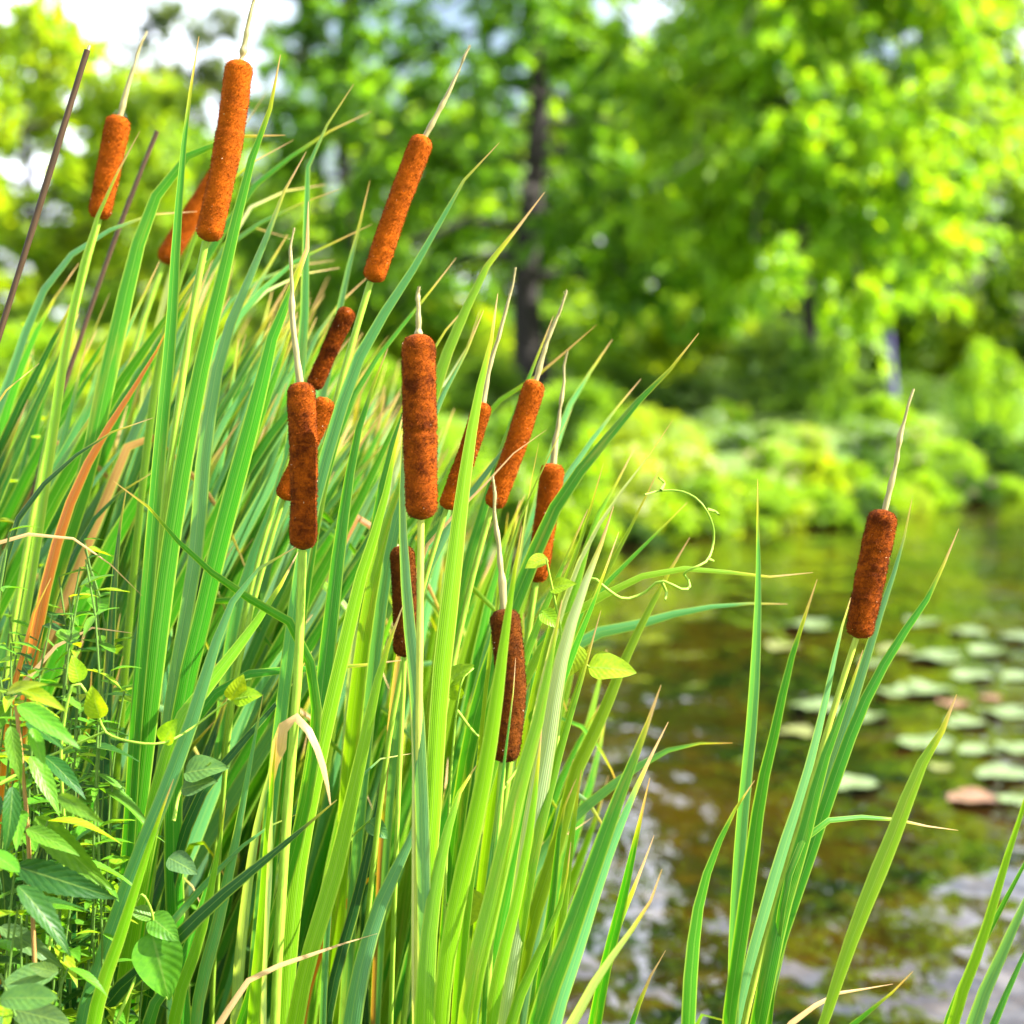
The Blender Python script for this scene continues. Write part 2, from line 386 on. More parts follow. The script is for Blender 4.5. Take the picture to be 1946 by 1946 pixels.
gy = np.sinh(np.linspace(-0.75, 1, 200) * 5.0) / math.sinh(5.0) * 700 + 8
X, Y = np.meshgrid(gx, gy, indexing='ij')
Z = ground_z(X, Y) + 0.02 * np.sin(X * 3.1) * np.sin(Y * 2.7)
tag(obj('ground', mesh_np('ground', np.stack([X, Y, Z], -1).reshape(-1, 3), grid_faces(190, 200)), M['ground']), None, None, kind='structure')
wx = np.linspace(-7, 24, 20); wy = np.linspace(-1.5, 32, 24)
X, Y = np.meshgrid(wx, wy, indexing='ij')
tag(obj('water', mesh_np('water', np.stack([X, Y, X * 0], -1).reshape(-1, 3), grid_faces(20, 24)), M['water']), None, None, kind='structure')

# ------------------------------------------------------------------ leaf clouds for trees and shrubs
def leaf_cloud(pos, dirn, L, W, rng):
    n = len(pos); d = norm(dirn); r = norm(rng.normal(size=(n, 3))); sd = norm(np.cross(d, r))
    L = np.asarray(L)[:, None]; W = np.asarray(W)[:, None]
    V = np.stack([pos, pos + d * L * .45 + sd * W * .5, pos + d * L, pos + d * L * .45 - sd * W * .5], 1)
    return V.reshape(-1, 3), np.arange(n * 4).reshape(-1, 4)
def make_tree(name, label, x, y, h, rad, base, kind, seed, color, nleaf, trunk_r, bark='bark', leaf=0.12, lean=0.0, group=None, limbs=26, gaps=0.5):
    rng = np.random.default_rng(seed); gz = float(ground_z(x, y))
    root = thing(name, label, 'tree', (x, y, gz), group)
    nt = 12; tz = np.linspace(-0.15, h * 0.97, nt)
    C = np.stack([lean * tz + 0.12 * np.sin(tz * 0.9 + seed), 0.10 * np.cos(tz * 0.8 + seed), tz], 1)
    R = trunk_r * (1 - 0.93 * (np.linspace(0, 1, nt)) ** 0.9); R[0] *= 1.55; R[1] *= 1.08
    V, F, U = tube_arrays(C, R, 12)
    obj('trunk', mesh_np('trunk', V, F, U), M[bark], root)
    bag = Bag(); sprays = []
    for i in range(limbs):
        f = base / h + (0.985 - base / h) * ((i + rng.uniform(0, 1)) / limbs) ** 0.9
        z0 = f * h; az = i * 2.39996 + rng.uniform(-.4, .4)
        q = (f * h - base) / (h - base)
        if kind == 'cypress': ln = rad * (1.0 - 0.75 * q) * rng.uniform(0.7, 1.15)
        elif kind == 'weep': ln = rad * math.sqrt(max(0.05, 1 - (q - 0.25) ** 2 / 0.62)) * rng.uniform(0.7, 1.1)
        else: ln = rad * math.sqrt(max(0.05, 1 - (2 * q - 0.85) ** 2 / 1.4)) * rng.uniform(0.7, 1.1)
        rise = {'cypress': 0.12, 'weep': 0.45, 'round': 0.35}[kind] * rng.uniform(0.5, 1.4)
        droop = {'cypress': 0.45, 'weep': 0.75, 'round': 0.25}[kind] * rng.uniform(0.6, 1.3)
        k = np.linspace(0, 1, 8)
        o = np.array((math.cos(az), math.sin(az), 0))
        p0 = np.array((np.interp(z0, tz, C[:, 0]), np.interp(z0, tz, C[:, 1]), z0))
        Pl = p0 + o * (k * ln)[:, None] + np.array((0, 0, 1.0)) * (rise * ln * k - droop * ln * k ** 2.2)[:, None] + rng.normal(0, 0.04 * ln, (8, 3)) * k[:, None]
        rb = trunk_r * 0.34 * (1 - 0.8 * q) * (1 - 0.9 * k) + 0.008
        V, F, U = tube_arrays(Pl, rb, 6); bag.add(V, F, U)
        ncl = max(3, int(ln * 2.3 * rng.uniform(0.8, 1.2)))
        for c in range(ncl):
            if rng.uniform() < gaps * 0.45: continue
            kk = rng.uniform(0.3, 1.0); ctr = np.array([np.interp(kk, k, Pl[:, a]) for a in range(3)])
            off = rng.normal(0, 0.28, 3) * (0.6 + 0.4 * ln / 3)
            tip = ctr + off
            tw = np.linspace(0, 1, 4)[:, None]; V, F, U = tube_arrays(ctr + (tip - ctr) * tw, 0.012 * (1 - .6 * tw[:, 0]), 4); bag.add(V, F, U)
            sprays.append((tip, o, rng.uniform(0.6, 1.3)))
    obj('limbs', bag.mesh('limbs'), M[bark], root)
    sp = np.array([s[0] for s in sprays]); so_ = np.array([s[1] for s in sprays]); sw = np.array([s[2] for s in sprays])
    pick = rng.choice(len(sp), nleaf, p=sw / sw.sum())
    # twigs within a spray: leaves sit along a handful of hanging or spreading lines
    ntw = {'cypress': 5, 'weep': 6, 'round': 6}[kind]; twd = rng.normal(size=(len(sp), ntw, 3)) + so_[:, None] * 0.5
    twd[..., 2] += {'cypress': -0.35, 'weep': -0.9, 'round': 0.25}[kind]; twd = norm(twd)
    twl = rng.uniform(0.25, 0.75, (len(sp), ntw)) * ({'cypress': 1.1, 'weep': 1.45, 'round': 0.95}[kind]) * sw[:, None]
    ti = rng.integers(0, ntw, nleaf); f = rng.uniform(0, 1, nleaf) ** 0.8
    d = twd[pick, ti]; pos = sp[pick] + d * (f * twl[pick, ti])[:, None] + rng.normal(0, 0.035, (nleaf, 3))
    pos[:, 2] -= 0.12 * f * twl[pick, ti]
    ld = norm(d + rng.normal(0, 0.75, (nleaf, 3)) + (np.array((0, 0, -0.5)) if kind != 'round' else 0))
    Ls = leaf * rng.uniform(0.6, 1.4, nleaf)
    V, F = leaf_cloud(pos, ld, Ls, Ls * 0.5, rng)
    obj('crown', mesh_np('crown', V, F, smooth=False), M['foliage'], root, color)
    return root
def X_at(u, y): return (u - 973) / FPX * y

make_tree('cypress_tree', 'dark trunked conifer with open drooping branches behind the middle of the pond', X_at(1012, 31), 31, 11.0, 4.3, 2.0, 'cypress', 3, (0.085, 0.21, 0.012), 56000, 0.29, leaf=0.16, limbs=50, gaps=0.8)
make_tree('weeping_tree', 'bright yellow-green weeping tree filling the upper right of the view', X_at(1530, 26), 26, 9.0, 3.1, 2.3, 'weep', 8, (0.15, 0.30, 0.012), 76000, 0.13, leaf=0.145, limbs=50, gaps=0.65)
make_tree('slender_tree', 'slender tree with a violet-grey trunk below the weeping foliage at right', X_at(1680, 25.6), 25.6, 7.6, 1.9, 2.9, 'weep', 21, (0.15, 0.28, 0.012), 16000, 0.085, bark='bark_violet_shade', leaf=0.14, limbs=24, lean=0.012)
make_tree('broad_tree', 'dark green broad tree at the right edge behind the bright shrub', X_at(2020, 33), 33, 9.0, 4.0, 0.6, 'round', 5, (0.11, 0.22, 0.014), 40000, 0.24, leaf=0.15, limbs=40, gaps=0.4)
make_tree('broad_tree', 'sunlit yellow-green tree at the far left under the pale sky', X_at(70, 36), 36, 7.0, 3.4, 0.4, 'round', 12, (0.18, 0.30, 0.02), 46000, 0.22, leaf=0.19, limbs=40, gaps=0.3)
make_tree('cypress_tree', 'dark conifer between the far left tree and the thick trunk', X_at(660, 35), 35, 10.5, 2.9, 1.4, 'cypress', 31, (0.085, 0.21, 0.014), 40000, 0.18, leaf=0.17, limbs=38, gaps=0.7)
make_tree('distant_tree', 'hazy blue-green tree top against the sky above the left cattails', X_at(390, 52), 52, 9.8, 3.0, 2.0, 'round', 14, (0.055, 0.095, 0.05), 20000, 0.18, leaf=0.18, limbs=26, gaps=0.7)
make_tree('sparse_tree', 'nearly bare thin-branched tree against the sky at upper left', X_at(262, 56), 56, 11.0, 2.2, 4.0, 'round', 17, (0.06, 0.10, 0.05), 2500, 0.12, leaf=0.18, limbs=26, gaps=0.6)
for i, (u, yy, hh, rr_) in enumerate(((-420, 34, 8.5, 4.2), (330, 44, 5.4, 4.4), (830, 48, 6.6, 4.8), (1270, 42, 7.2, 4.6), (1480, 50, 7.0, 4.8), (1800, 46, 6.8, 4.8), (2600, 36, 10.5, 4.5))):
    make_tree('background_tree', 'green background tree ' + ('beyond the left edge of the frame', 'low between the far left tree and the dark conifer', 'behind the gap left of the thick dark trunk', 'behind the gap right of the thick dark trunk', 'far behind the bright weeping tree', 'far behind the slender violet trunk', 'beyond the right edge of the frame')[i], X_at(u, yy), yy, hh, rr_, 0.5, 'round', 40 + i, (0.14, 0.27, 0.016), 20000, 0.2, leaf=0.26, limbs=34, group='trees closing the view', gaps=0.5)

def shrub_meshes(seed, nclump, n, leaf, up=0.2, flowers=0, droop=0.0):
    rng = np.random.default_rng(seed)
    th = rng.uniform(0, 2 * math.pi, nclump); cz = rng.uniform(0.05, 1.0, nclump)
    rr_ = np.sqrt(np.clip(1 - (cz - 0.25) ** 2 / 0.65, 0.05, 1)) * rng.uniform(0.35, 1.2, nclump)
    ctr = np.stack([rr_ * np.cos(th) * .5, rr_ * np.sin(th) * .5, cz * 0.86], 1)
    pk = rng.integers(0, nclump, n)
    off = rng.normal(0, 1, (n, 3)); off = norm(off) * rng.uniform(0, 1, (n, 1)) ** 0.6 * (rng.uniform(0.07, 0.27, nclump)[pk])[:, None]
    pos = ctr[pk] + off; pos[:, 2] = np.maximum(pos[:, 2], 0.01)
    d = norm(off) + rng.normal(0, .5, (n, 3)); d[:, 2] += up - droop
    Ls = leaf * rng.uniform(0.6, 1.4, n)
    V, F = leaf_cloud(pos, d, Ls, Ls * 0.5, rng); crown = mesh_np('crown', V, F, smooth=False)
    bag = Bag()
    for c in ctr[:min(nclump, 16)]:
        k = np.linspace(0, 1, 5)[:, None]; Cc = np.array((c[0] * .15, c[1] * .15, -0.06)) * (1 - k) + c * k
        V, F, U = tube_arrays(Cc, 0.012 * (1 - 0.6 * k[:, 0]), 5); bag.add(V, F, U)
    fl = None
    if flowers:
        nc = flowers; q = rng.integers(0, nclump, nc); fo = norm(rng.normal(size=(nc, 3)) + np.array((0, -0.5, 0.6))) * 0.16
        fc = ctr[q] + fo; m = 34; pp = np.repeat(fc, m, 0) + norm(rng.normal(size=(nc * m, 3))) * 0.038
        Ls = rng.uniform(0.02, 0.038, nc * m)
        V, F = leaf_cloud(pp, rng.normal(size=(nc * m, 3)), Ls, Ls * 0.9, rng); fl = mesh_np('blossom', V, F, smooth=False)
    return crown, bag.mesh('stems'), fl
SH = [shrub_meshes(101, 26, 5200, 0.085), shrub_meshes(102, 34, 6500, 0.06, 0.4), shrub_meshes(103, 20, 4200, 0.13, 0.9),
      shrub_meshes(104, 30, 5200, 0.07, 0.1, 80), shrub_meshes(105, 22, 4200, 0.10, 0.3, 26)]
def shrub(u, y, wpx, hpx, kind, color, label, name='shrub', fcol=None, group=None, rz=None, dy=0):
    x = X_at(u, y); w = wpx / FPX * y; hh = hpx / FPX * y
    root = thing(name, label, 'shrub', (x, y, float(ground_z(x, y)) - 0.02), group)
    root.scale = (w * 1.05, max(w * 0.8, 0.35), hh); root.rotation_euler.z = rz if rz is not None else (u * 7.3) % 6.28
    cr, st, fl = SH[kind]
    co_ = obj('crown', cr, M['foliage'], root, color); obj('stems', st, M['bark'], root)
    if fl and fcol: obj('blossom', fl, M['petal'], co_, fcol)
    return root
GY, GB, GD, GM = (0.17, 0.27, 0.018), (0.13, 0.26, 0.014), (0.02, 0.06, 0.01), (0.075, 0.17, 0.014)
PINK, WHITE, CREAM, RED = (0.75, 0.50, 0.45), (0.75, 0.75, 0.70), (0.70, 0.66, 0.42), (0.40, 0.05, 0.05)
shrub(1476, 14.6, 130, 118, 3, GB, 'leafy shrub with pale pink blossom heads at the far waterline', 'flowering_shrub', PINK)
shrub(1290, 13.4, 150, 165, 3, GY, 'yellow-green shrub with cream blossom behind the rightmost tall blades', 'flowering_shrub', CREAM)
shrub(1445, 13.95, 170, 85, 0, GB, 'bright green marginal bush below the pink blossom')
shrub(1380, 13.6, 130, 110, 2, GY, 'yellow sword-leaved clump on the far waterline left of the bushes', 'marginal_clump')
shrub(1550, 14.5, 130, 100, 2, GY, 'bright yellow-green upright clump right of the pink blossom', 'marginal_clump')
shrub(1640, 15.1, 95, 90, 0, GD, 'dark green low bush on the far waterline left of the lone spike')
shrub(1722, 15.7, 110, 90, 4, GM, 'low green bush with pale pink flowers behind the lone spike', 'flowering_shrub', PINK)
shrub(1800, 16.6, 120, 80, 1, GB, 'bright green low bush at the bare brown bank')
shrub(1895, 16.9, 150, 115, 0, GD, 'large dark bush at the right end of the far waterline')
shrub(1990, 17.2, 160, 130, 0, GB, 'green bush at the right edge on the waterline')
shrub(1875, 22.0, 140, 190, 1, GB, 'tall rounded bright green shrub at right in front of the dark tree')
shrub(1470, 19.5, 120, 62, 3, GM, 'low bed of pale blossoms left of the gap in the border', 'flowering_shrub', CREAM)
shrub(1400, 19.4, 90, 58, 3, GM, 'low bed of whitish blossoms at the left end of the border', 'flowering_shrub', WHITE)
shrub(1535, 19.7, 80, 55, 3, GY, 'small cream blossom mound beside the gap in the border', 'flowering_shrub', CREAM)
shrub(1665, 20.0, 110, 62, 3, GM, 'low bed of whitish blossoms right of the gap in the border', 'flowering_shrub', WHITE)
shrub(1742, 20.1, 90, 60, 3, GB, 'blossom mound at the right end of the border', 'flowering_shrub', PINK)
shrub(1680, 23.0, 120, 75, 0, GB, 'low bush at the foot of the slender violet-grey trunk')
shrub(1550, 24.5, 150, 160, 1, GM, 'mid green bush standing in front of the weeping tree trunk')
shrub(1390, 23.5, 70, 55, 4, GM, 'small shrub with dark red flowers in front of the hedge', 'flowering_shrub', RED)
shrub(1355, 22.5, 50, 42, 3, GM, 'small shrub dotted white left of the red flowers', 'flowering_shrub', WHITE)
for i, u in enumerate((1300, 1430, 1540, 1640, 1740)):
    shrub(u, 26.0 + 0.3 * i, 150, 75, 1, (0.05, 0.115, 0.02), 'dark hedge bush behind the flower border, ' + ('leftmost of five', 'second from left', 'middle one of five', 'second from right', 'rightmost of five')[i], 'hedge_bush', group='hedge behind the flower border')
for i, (u, y, w, h, k, c) in enumerate(((1110, 12.4, 150, 220, 0, GB), (1205, 12.9, 160, 170, 3, GY), (1255, 12.95, 130, 110, 0, GB), (1330, 13.2, 120, 110, 0, GB), (1010, 12.1, 170, 190, 4, GB), (1600, 14.9, 90, 80, 2, GB), (1235, 17, 190, 130, 1, GY), (1120, 18, 190, 150, 0, GM), (1060, 20, 200, 120, 1, GB), (960, 14, 200, 170, 0, GM), (860, 13, 190, 200, 1, GB),
        (760, 12.0, 200, 170, 2, GY), (640, 11.5, 230, 190, 0, GM), (520, 11, 230, 200, 1, GB), (400, 10.5, 260, 260, 0, GY), (270, 10, 260, 330, 1, GB), (120, 9.5, 300, 370, 0, GM), (-40, 9, 320, 390, 1, GB), (-200, 9, 320, 280, 0, GM),
        (900, 25, 240, 110, 1, GM), (700, 24, 260, 120, 0, GB), (480, 24, 260, 130, 1, GB), (250, 25, 260, 150, 0, GY), (40, 26, 300, 160, 1, GB), (1180, 27, 160, 90, 0, GM), (2120, 19, 220, 150, 0, GM))):
    shrub(u, y, w, h, k, c, fcol=CREAM if k > 2 else None, label='green waterside bush glimpsed through and beyond the cattail blades', group='bushes beyond the cattails')

for i in range(22):
    u = 1050 + i * 44; k_ = (u - 973) / FPX
    ys = next(y for y in np.arange(10, 22, 0.02) if pond_inside(np.array(k_ * y), np.array(y)) < 0.05) + 0.16 * ((i * 7) % 3)
    shrub(u + (i * 29) % 23, ys, 70 + (i * 31) % 50, 42 + (i * 17) % 40, (2, 0, 4, 1)[i % 4], (GY, GB, GM, GD, GB)[i % 5], 'low loose plant in the fringe where the far bank meets the water', 'fringe_plant', CREAM if i % 3 else PINK, 'plants fringing the far waterline')
for i in range(17):
    shrub(-330 + i * 165 + (i * 61) % 50, 33.5 + (i * 37) % 50 / 10, 250, 120 + (i * 53) % 80, (0, 1)[i % 2], ((0.14, 0.27, 0.02), (0.19, 0.30, 0.014), (0.10, 0.20, 0.05))[i % 3], 'leafy thicket bush in the far row under the trees', 'thicket_bush', group='thicket under the far trees')
# ------------------------------------------------------------------ lily pads
def pad_mesh(seed):
    rng = random.Random(seed); nr, na = 6, 30; V = [(0, 0, 0.0)]; F = []
    gap = 0.28
    for r in range(1, nr + 1):
        for a in range(na):
            an = gap / 2 + (2 * math.pi - gap) * a / (na - 1); rad = r / nr * 0.5 * (1 + 0.04 * math.sin(3 * an + seed) * (r / nr))
            zz = 0.004 + (0.03 * (r / nr) ** 4) * (0.5 + 0.5 * math.sin(2 * an + seed)) + 0.006 * math.sin(5 * an + seed * 2) * (r / nr)
            V.append((rad * math.cos(an), rad * math.sin(an), zz))
    for a in range(na - 1): F.append((0, 1 + a, 2 + a))
    for r in range(nr - 1):
        for a in range(na - 1):
            b = 1 + r * na + a; F.append((b, b + na, b + na + 1, b + 1))
    return mesh_np('lily_pad', V, F)
PADS = [pad_mesh(i) for i in range(5)]
PG, PS, PY = (0.095, 0.150, 0.060), (0.15, 0.075, 0.045), (0.12, 0.145, 0.035)
pads = [(1532, 1192, 90, PG), (1490, 1232, 70, PY), (1550, 1348, 95, PG), (1640, 1365, 95, PG), (1510, 1395, 75, PY), (1622, 1497, 100, PG), (1700, 1318, 80, PG), (1757, 1316, 110, PG), (1755, 1418, 112, PG),
        (1858, 1430, 70, PG), (1935, 1425, 80, PG), (1905, 1478, 100, PG), (1788, 1461, 46, PY), (1850, 1523, 100, PS), (1930, 1525, 70, PG), (1778, 1254, 105, PG), (1755, 1185, 70, PG), (1838, 1205, 70, PG), (1880, 1240, 80, PG), (1930, 1215, 70, PG),
        (1850, 1290, 80, PG), (1910, 1358, 95, PG), (1838, 1378, 80, PG), (1880, 1330, 45, PS), (1940, 1290, 70, PG), (1812, 1340, 60, PS), (1700, 1240, 70, PY), (1660, 1262, 60, PG)]
ORD = ('leftmost', 'second from left', 'third from left', 'fourth from left', 'fifth from left', 'sixth from left', 'seventh from left', 'eighth from left', 'ninth from left', 'tenth from left')
def pad_row(v): return 0 if v < 1225 else 1 if v < 1330 else 2 if v < 1440 else 3
for i, (u, v, w, c) in enumerate(pads):
    same = sorted(q[0] for q in pads if q[3] == c and pad_row(q[1]) == pad_row(v))
    row = ('in the farthest row', 'in the second row from the far bank', 'in the third row from the far bank', 'in the nearest row')[pad_row(v)]
    which = ORD[same.index(u)] if len(same) > 1 else 'the only one'
    d = 1.45 / (math.sin(PITCH) + (v - 973) / FPX * math.cos(PITCH)); p = at(u, v, d); s = w / FPX * d
    o = obj('lily_pad', PADS[i % 5], M['pad'], None, c, (p[0], p[1], 0.004 + 0.0015 * (i % 3)))
    o.scale = (s, s, min(1, s * 3)); o.rotation_euler.z = i * 2.1
    o.rotation_euler.x = 0.0
    lab = {PG: 'pale green lily pad, ', PS: 'salmon-orange dying lily pad, ', PY: 'yellowish lily pad, '}[c] + which + ' ' + row
    tag(o, lab, 'lily pad', {PG: 'green lily pads', PS: 'salmon lily pads', PY: 'yellowish lily pads'}[c])

# ------------------------------------------------------------------ cattails
CG, CB, CY, CO, CR, CP, CD = (0.030, 0.175, 0.003), (0.075, 0.23, 0.085), (0.115, 0.265, 0.002), (0.52, 0.14, 0.014), (0.28, 0.14, 0.05), (0.34, 0.43, 0.20), (0.009, 0.065, 0.007)  # the waxy blue-green tone has sky reflection painted in
KIND = {'g': CG, 'b': CB, 'y': CY, 'o': CO, 'r': CR, 'p': CP, 'd': CD}  # the dark kind paints shade between blades into the leaf colour
serial = [0]
def jitter(c, rr, a=0.14): return tuple(max(0.003, x * (1 + rr.uniform(-a, a))) for x in c)
def add_leaf(root, pts, w, d, kind='g', phi=None, tip=0.03, **kw):
    serial[0] += 1; rr = random.Random(serial[0] * 17)
    rx, ry, rz = root.location
    n = len(pts); d2 = d + rr.uniform(-0.05, 0.07)
    P = [np.array((rx + rr.uniform(-.012, .012), ry + rr.uniform(-.012, .012), -0.04))]
    for i, (u, v) in enumerate(pts):
        k = i / max(1, n - 1); P.append(at(u, v, d * (1 - k) + d2 * k))
    P = np.array(P) - np.array((rx, ry, rz))
    if phi is None: phi = rr.choice((-1, 1)) * rr.uniform(0.1, 0.7)
    wm = 0.88 * w / FPX * d / max(0.6, math.cos(phi))
    me = blade_mesh(P, wm, phi, kw.pop('twist', rr.uniform(-0.5, 0.5)), seed=serial[0], **kw)
    return obj('leaf', me, M['blade'], root, (*jitter(KIND[kind], rr), tip * 0.6 if tip < 0.1 else tip))
def add_stalk(root, pts, w, d, color=(0.22, 0.36, 0.03), name='stalk', taper=0.75, rough=0.0):
    rx, ry, rz = root.location
    P = np.array([np.array((rx, ry, -0.04))] + [at(u, v, d) for u, v in pts]) - np.array((rx, ry, rz))
    C, L = spline(P, 40); r0 = w / FPX * d / 2
    R = r0 * np.linspace(1 / taper, 1, 41)
    if rough:
        rng = np.random.default_rng(len(pts) * 7 + abs(int(pts[0][0]))); R = R * (1 + rng.uniform(-rough, rough, 41))
    V, F, U = tube_arrays(C, R, 10)
    return obj(name, mesh_np(name, V, F, U), M['stalk'], root, color)
def lown(rng, n, k):
    "smooth random profile"
    return np.interp(np.linspace(0, 1, n), np.linspace(0, 1, k), rng.normal(size=k))
def add_spike(root, top, bot, w, d, color, seed, creases=(), ddtop=0.0, tip=(), mid=None, fat=1.0):
    rng = np.random.default_rng(seed); org = np.array(root.location)
    P = [at(*bot, d)] + ([at(*mid, d + ddtop * .5)] if mid else []) + [at(*top, d + ddtop)]
    if len(P) == 2: P.insert(1, (P[0] + P[1]) / 2 + np.array((rng.uniform(-.002, .002), 0, 0)))
    C, L = spline(np.array(P) - org, 110); T = tangents(C); r0 = w / FPX * d / 2
    t = np.linspace(0, 1, 111); e = r0 * 0.95 / L
    prof = np.where(t < e, np.sqrt(np.clip(1 - ((e - t) / e) ** 2.3, 0, 1)), np.where(t > 1 - e, np.sqrt(np.clip(1 - ((t - 1 + e) / e) ** 2.3, 0, 1)), 1.0))
    prof = np.maximum(prof, 0.10) * (1 + 0.022 * lown(rng, 111, 9) + 0.010 * lown(rng, 111, 30)) * (1 + 0.05 * (t - 0.5) * fat)
    for c, dep in creases: prof *= 1 - dep * np.exp(-((t - c) / 0.012) ** 2)
    ns = 44; a = np.linspace(0, 2 * math.pi, ns, endpoint=False)
    A = norm(np.cross(T, FACE)); B = np.cross(T, A)
    lump = 1 + 0.009 * rng.normal(size=(111, ns)) * np.clip(prof, 0.2, 1)[:, None]
    # broad dents
    for _ in range(10):
        tc_, ac = rng.uniform(0, 1), rng.uniform(0, 6.28); dep = rng.uniform(-0.05, 0.03)
        lump += dep * np.exp(-((t[:, None] - tc_) / 0.05) ** 2 - (np.angle(np.exp(1j * (a[None] - ac))) / 0.6) ** 2)
    Rr = r0 * prof[:, None] * lump
    rad = A[:, None] * np.cos(a)[None, :, None] + B[:, None] * np.sin(a)[None, :, None]
    V = C[:, None] + Rr[..., None] * rad
    Vf = V.reshape(-1, 3); F = grid_faces(111, ns, True)
    cap0, cap1 = len(Vf), len(Vf) + 1
    bag = Bag(); bag.add(Vf, F, np.zeros((len(Vf), 2)))
    # short fluff standing off the surface
    n = 13000; ti = rng.integers(2, 109, n); ai = rng.integers(0, ns, n)
    base = V[ti, ai] + rng.normal(0, r0 * 0.03, (n, 3)); dr = norm(rad[ti, ai] + rng.normal(0, 0.45, (n, 3)) - T[ti] * 0.2)
    ln = rng.uniform(0.0006, 0.0019, n)[:, None]; sd = norm(np.cross(dr, rng.normal(size=(n, 3)))) * 0.00034
    base = base - dr * 0.0004
    FV = np.stack([base - sd, base + sd, base + dr * ln + sd * .25, base + dr * ln - sd * .25], 1).reshape(-1, 3)
    bag.add(FV, np.arange(n * 4).reshape(-1, 4), np.ones((n * 4, 2)))
    me = bag.mesh('spike'); sp = obj('spike', me, M['spike'], root, color)
    if tip:
        Pt = [at(u, v, d + ddtop) - org for u, v in tip]; Pt[0] = C[-1] - T[-1] * 0.01
        Cc, Lt = spline(np.array(Pt), 44); q = np.linspace(0, 1, 45)
        R = (0.0036 * (1 - 0.70 * q)) * (1 + 0.16 * lown(rng, 45, 16)) * (w / 50) ** 0.4; Cc = Cc + np.stack([lown(rng, 45, 9), lown(rng, 45, 9), 0 * q], 1) * (0.0012 * q)[:, None]
        bg = Bag(); bg.add(*tube_arrays(Cc, R, 8)); Tt = tangents(Cc)
        nn = 320; kk = np.minimum(44, (rng.uniform(0.05, 1, nn) ** 0.6 * 44).astype(int)); dv = norm(rng.normal(size=(nn, 3)) + Tt[kk] * 1.2)
        s2 = norm(np.cross(dv, rng.normal(size=(nn, 3)))) * 0.0003; b0 = Cc[kk]; l2 = rng.uniform(0.001, 0.0042, nn)[:, None]
        bg.add(np.stack([b0 - s2, b0 + s2, b0 + dv * l2 + s2 * .3, b0 + dv * l2 - s2 * .3], 1).reshape(-1, 3), np.arange(nn * 4).reshape(-1, 4))
        obj('spike_tip', bg.mesh('spike_tip'), M['stalk'], sp, (0.30, 0.25, 0.11))
    return sp
BR1, BR2, BR3 = (0.34, 0.070, 0.0015, 0.45), (0.25, 0.050, 0.0015, 0.9), (0.125, 0.032, 0.002, 0.75)
def cattail(label, u0, d, name='cattail', group=None):
    x = (u0 - 973) / FPX * d
    return thing(name, label, 'cattail', (x, d, max(0.0, float(ground_z(x, d)))), group)

# --- spiked cattails, left to right
p = cattail('cattail with a short orange spike, leftmost of the brown heads', -330, 1.98)
add_spike(p, (227, 219), (187, 417), 44, 1.98, BR1, 1, tip=((230, 219), (252, 135), (279, 59)), fat=2.2)
add_stalk(p, [(40, 1100), (110, 740), (160, 520), (189, 415)], 11, 1.98)
add_leaf(p, [(20, 1330), (58, 1098), (100, 820), (125, 650), (176, 437), (219, 336), (266, 249)], 25, 1.93, 'y', 0.5)
add_leaf(p, [(-10, 1560), (60, 1240), (120, 1040), (165, 900), (208, 700), (286, 395), (340, 312), (405, 268), (470, 257), (542, 257)], 40, 1.90, 'g', -0.35, 0.015)
add_leaf(p, [(-60, 950), (10, 740), (60, 600), (110, 507), (165, 463), (222, 430), (285, 408), (375, 402)], 26, 2.05, 'b', 0.4)
add_leaf(p, [(-100, 1250), (-20, 900), (40, 700), (90, 590), (150, 500)], 26, 2.1, 'g')

p = cattail('cattail with the longest orange-brown spike reaching the top of the frame', 20, 1.80)
add_spike(p, (457, 113), (394, 459), 51, 1.80, BR1, 2, ((0.62, 0.04),), tip=((460, 110), (470, 60), (482, 0), (490, -40)), mid=(431, 290))
add_stalk(p, [(235, 1700), (290, 1130), (335, 800), (368, 580), (391, 459)], 14, 1.80)
add_leaf(p, [(210, 1946), (240, 1640), (259, 1350), (285, 1054), (300, 880), (313, 740), (323, 640), (333, 471), (343, 336), (353, 235), (367, 135), (378, 69)], 34, 1.76, 'g', 0.45, 0.02, taper=0.78)
add_leaf(p, [(280, 1400), (330, 1000), (385, 690), (437, 471), (478, 303), (515, 202), (533, 150), (533, 104)], 38, 1.76, 'g', -0.3, 0.012)
add_leaf(p, [(330, 1300), (370, 1054), (388, 850), (425, 650), (498, 471), (540, 363), (582, 288)], 36, 1.84, 'b', 0.5)
add_leaf(p, [(300, 700), (360, 480), (410, 370), (470, 315), (558, 266)], 18, 2.0, 'y', 0.2, 0.03)

p = cattail('cattail with a blurred orange spike half hidden behind the longest spike', 0, 2.45)
add_spike(p, (430, 312), (310, 500), 40, 2.3, BR1, 3)
add_stalk(p, [(180, 1000), (260, 650), (310, 500)], 11, 2.3)
add_leaf(p, [(330, 680), (430, 470), (480, 390), (545, 362), (618, 351)], 20, 2.3, 'p', 0.3, 0.02)
add_leaf(p, [(330, 800), (440, 570), (515, 522), (575, 502), (634, 495)], 17, 2.35, 'b', 0.3, 0.03)
add_leaf(p, [(300, 900), (380, 600), (440, 440), (490, 433), (554, 454)], 18, 2.3, 'y', 0.2, 0.03)
add_leaf(p, [(330, 500), (420, 330), (465, 235), (505, 178)], 15, 2.3, 'p', 0.3, 0.02)

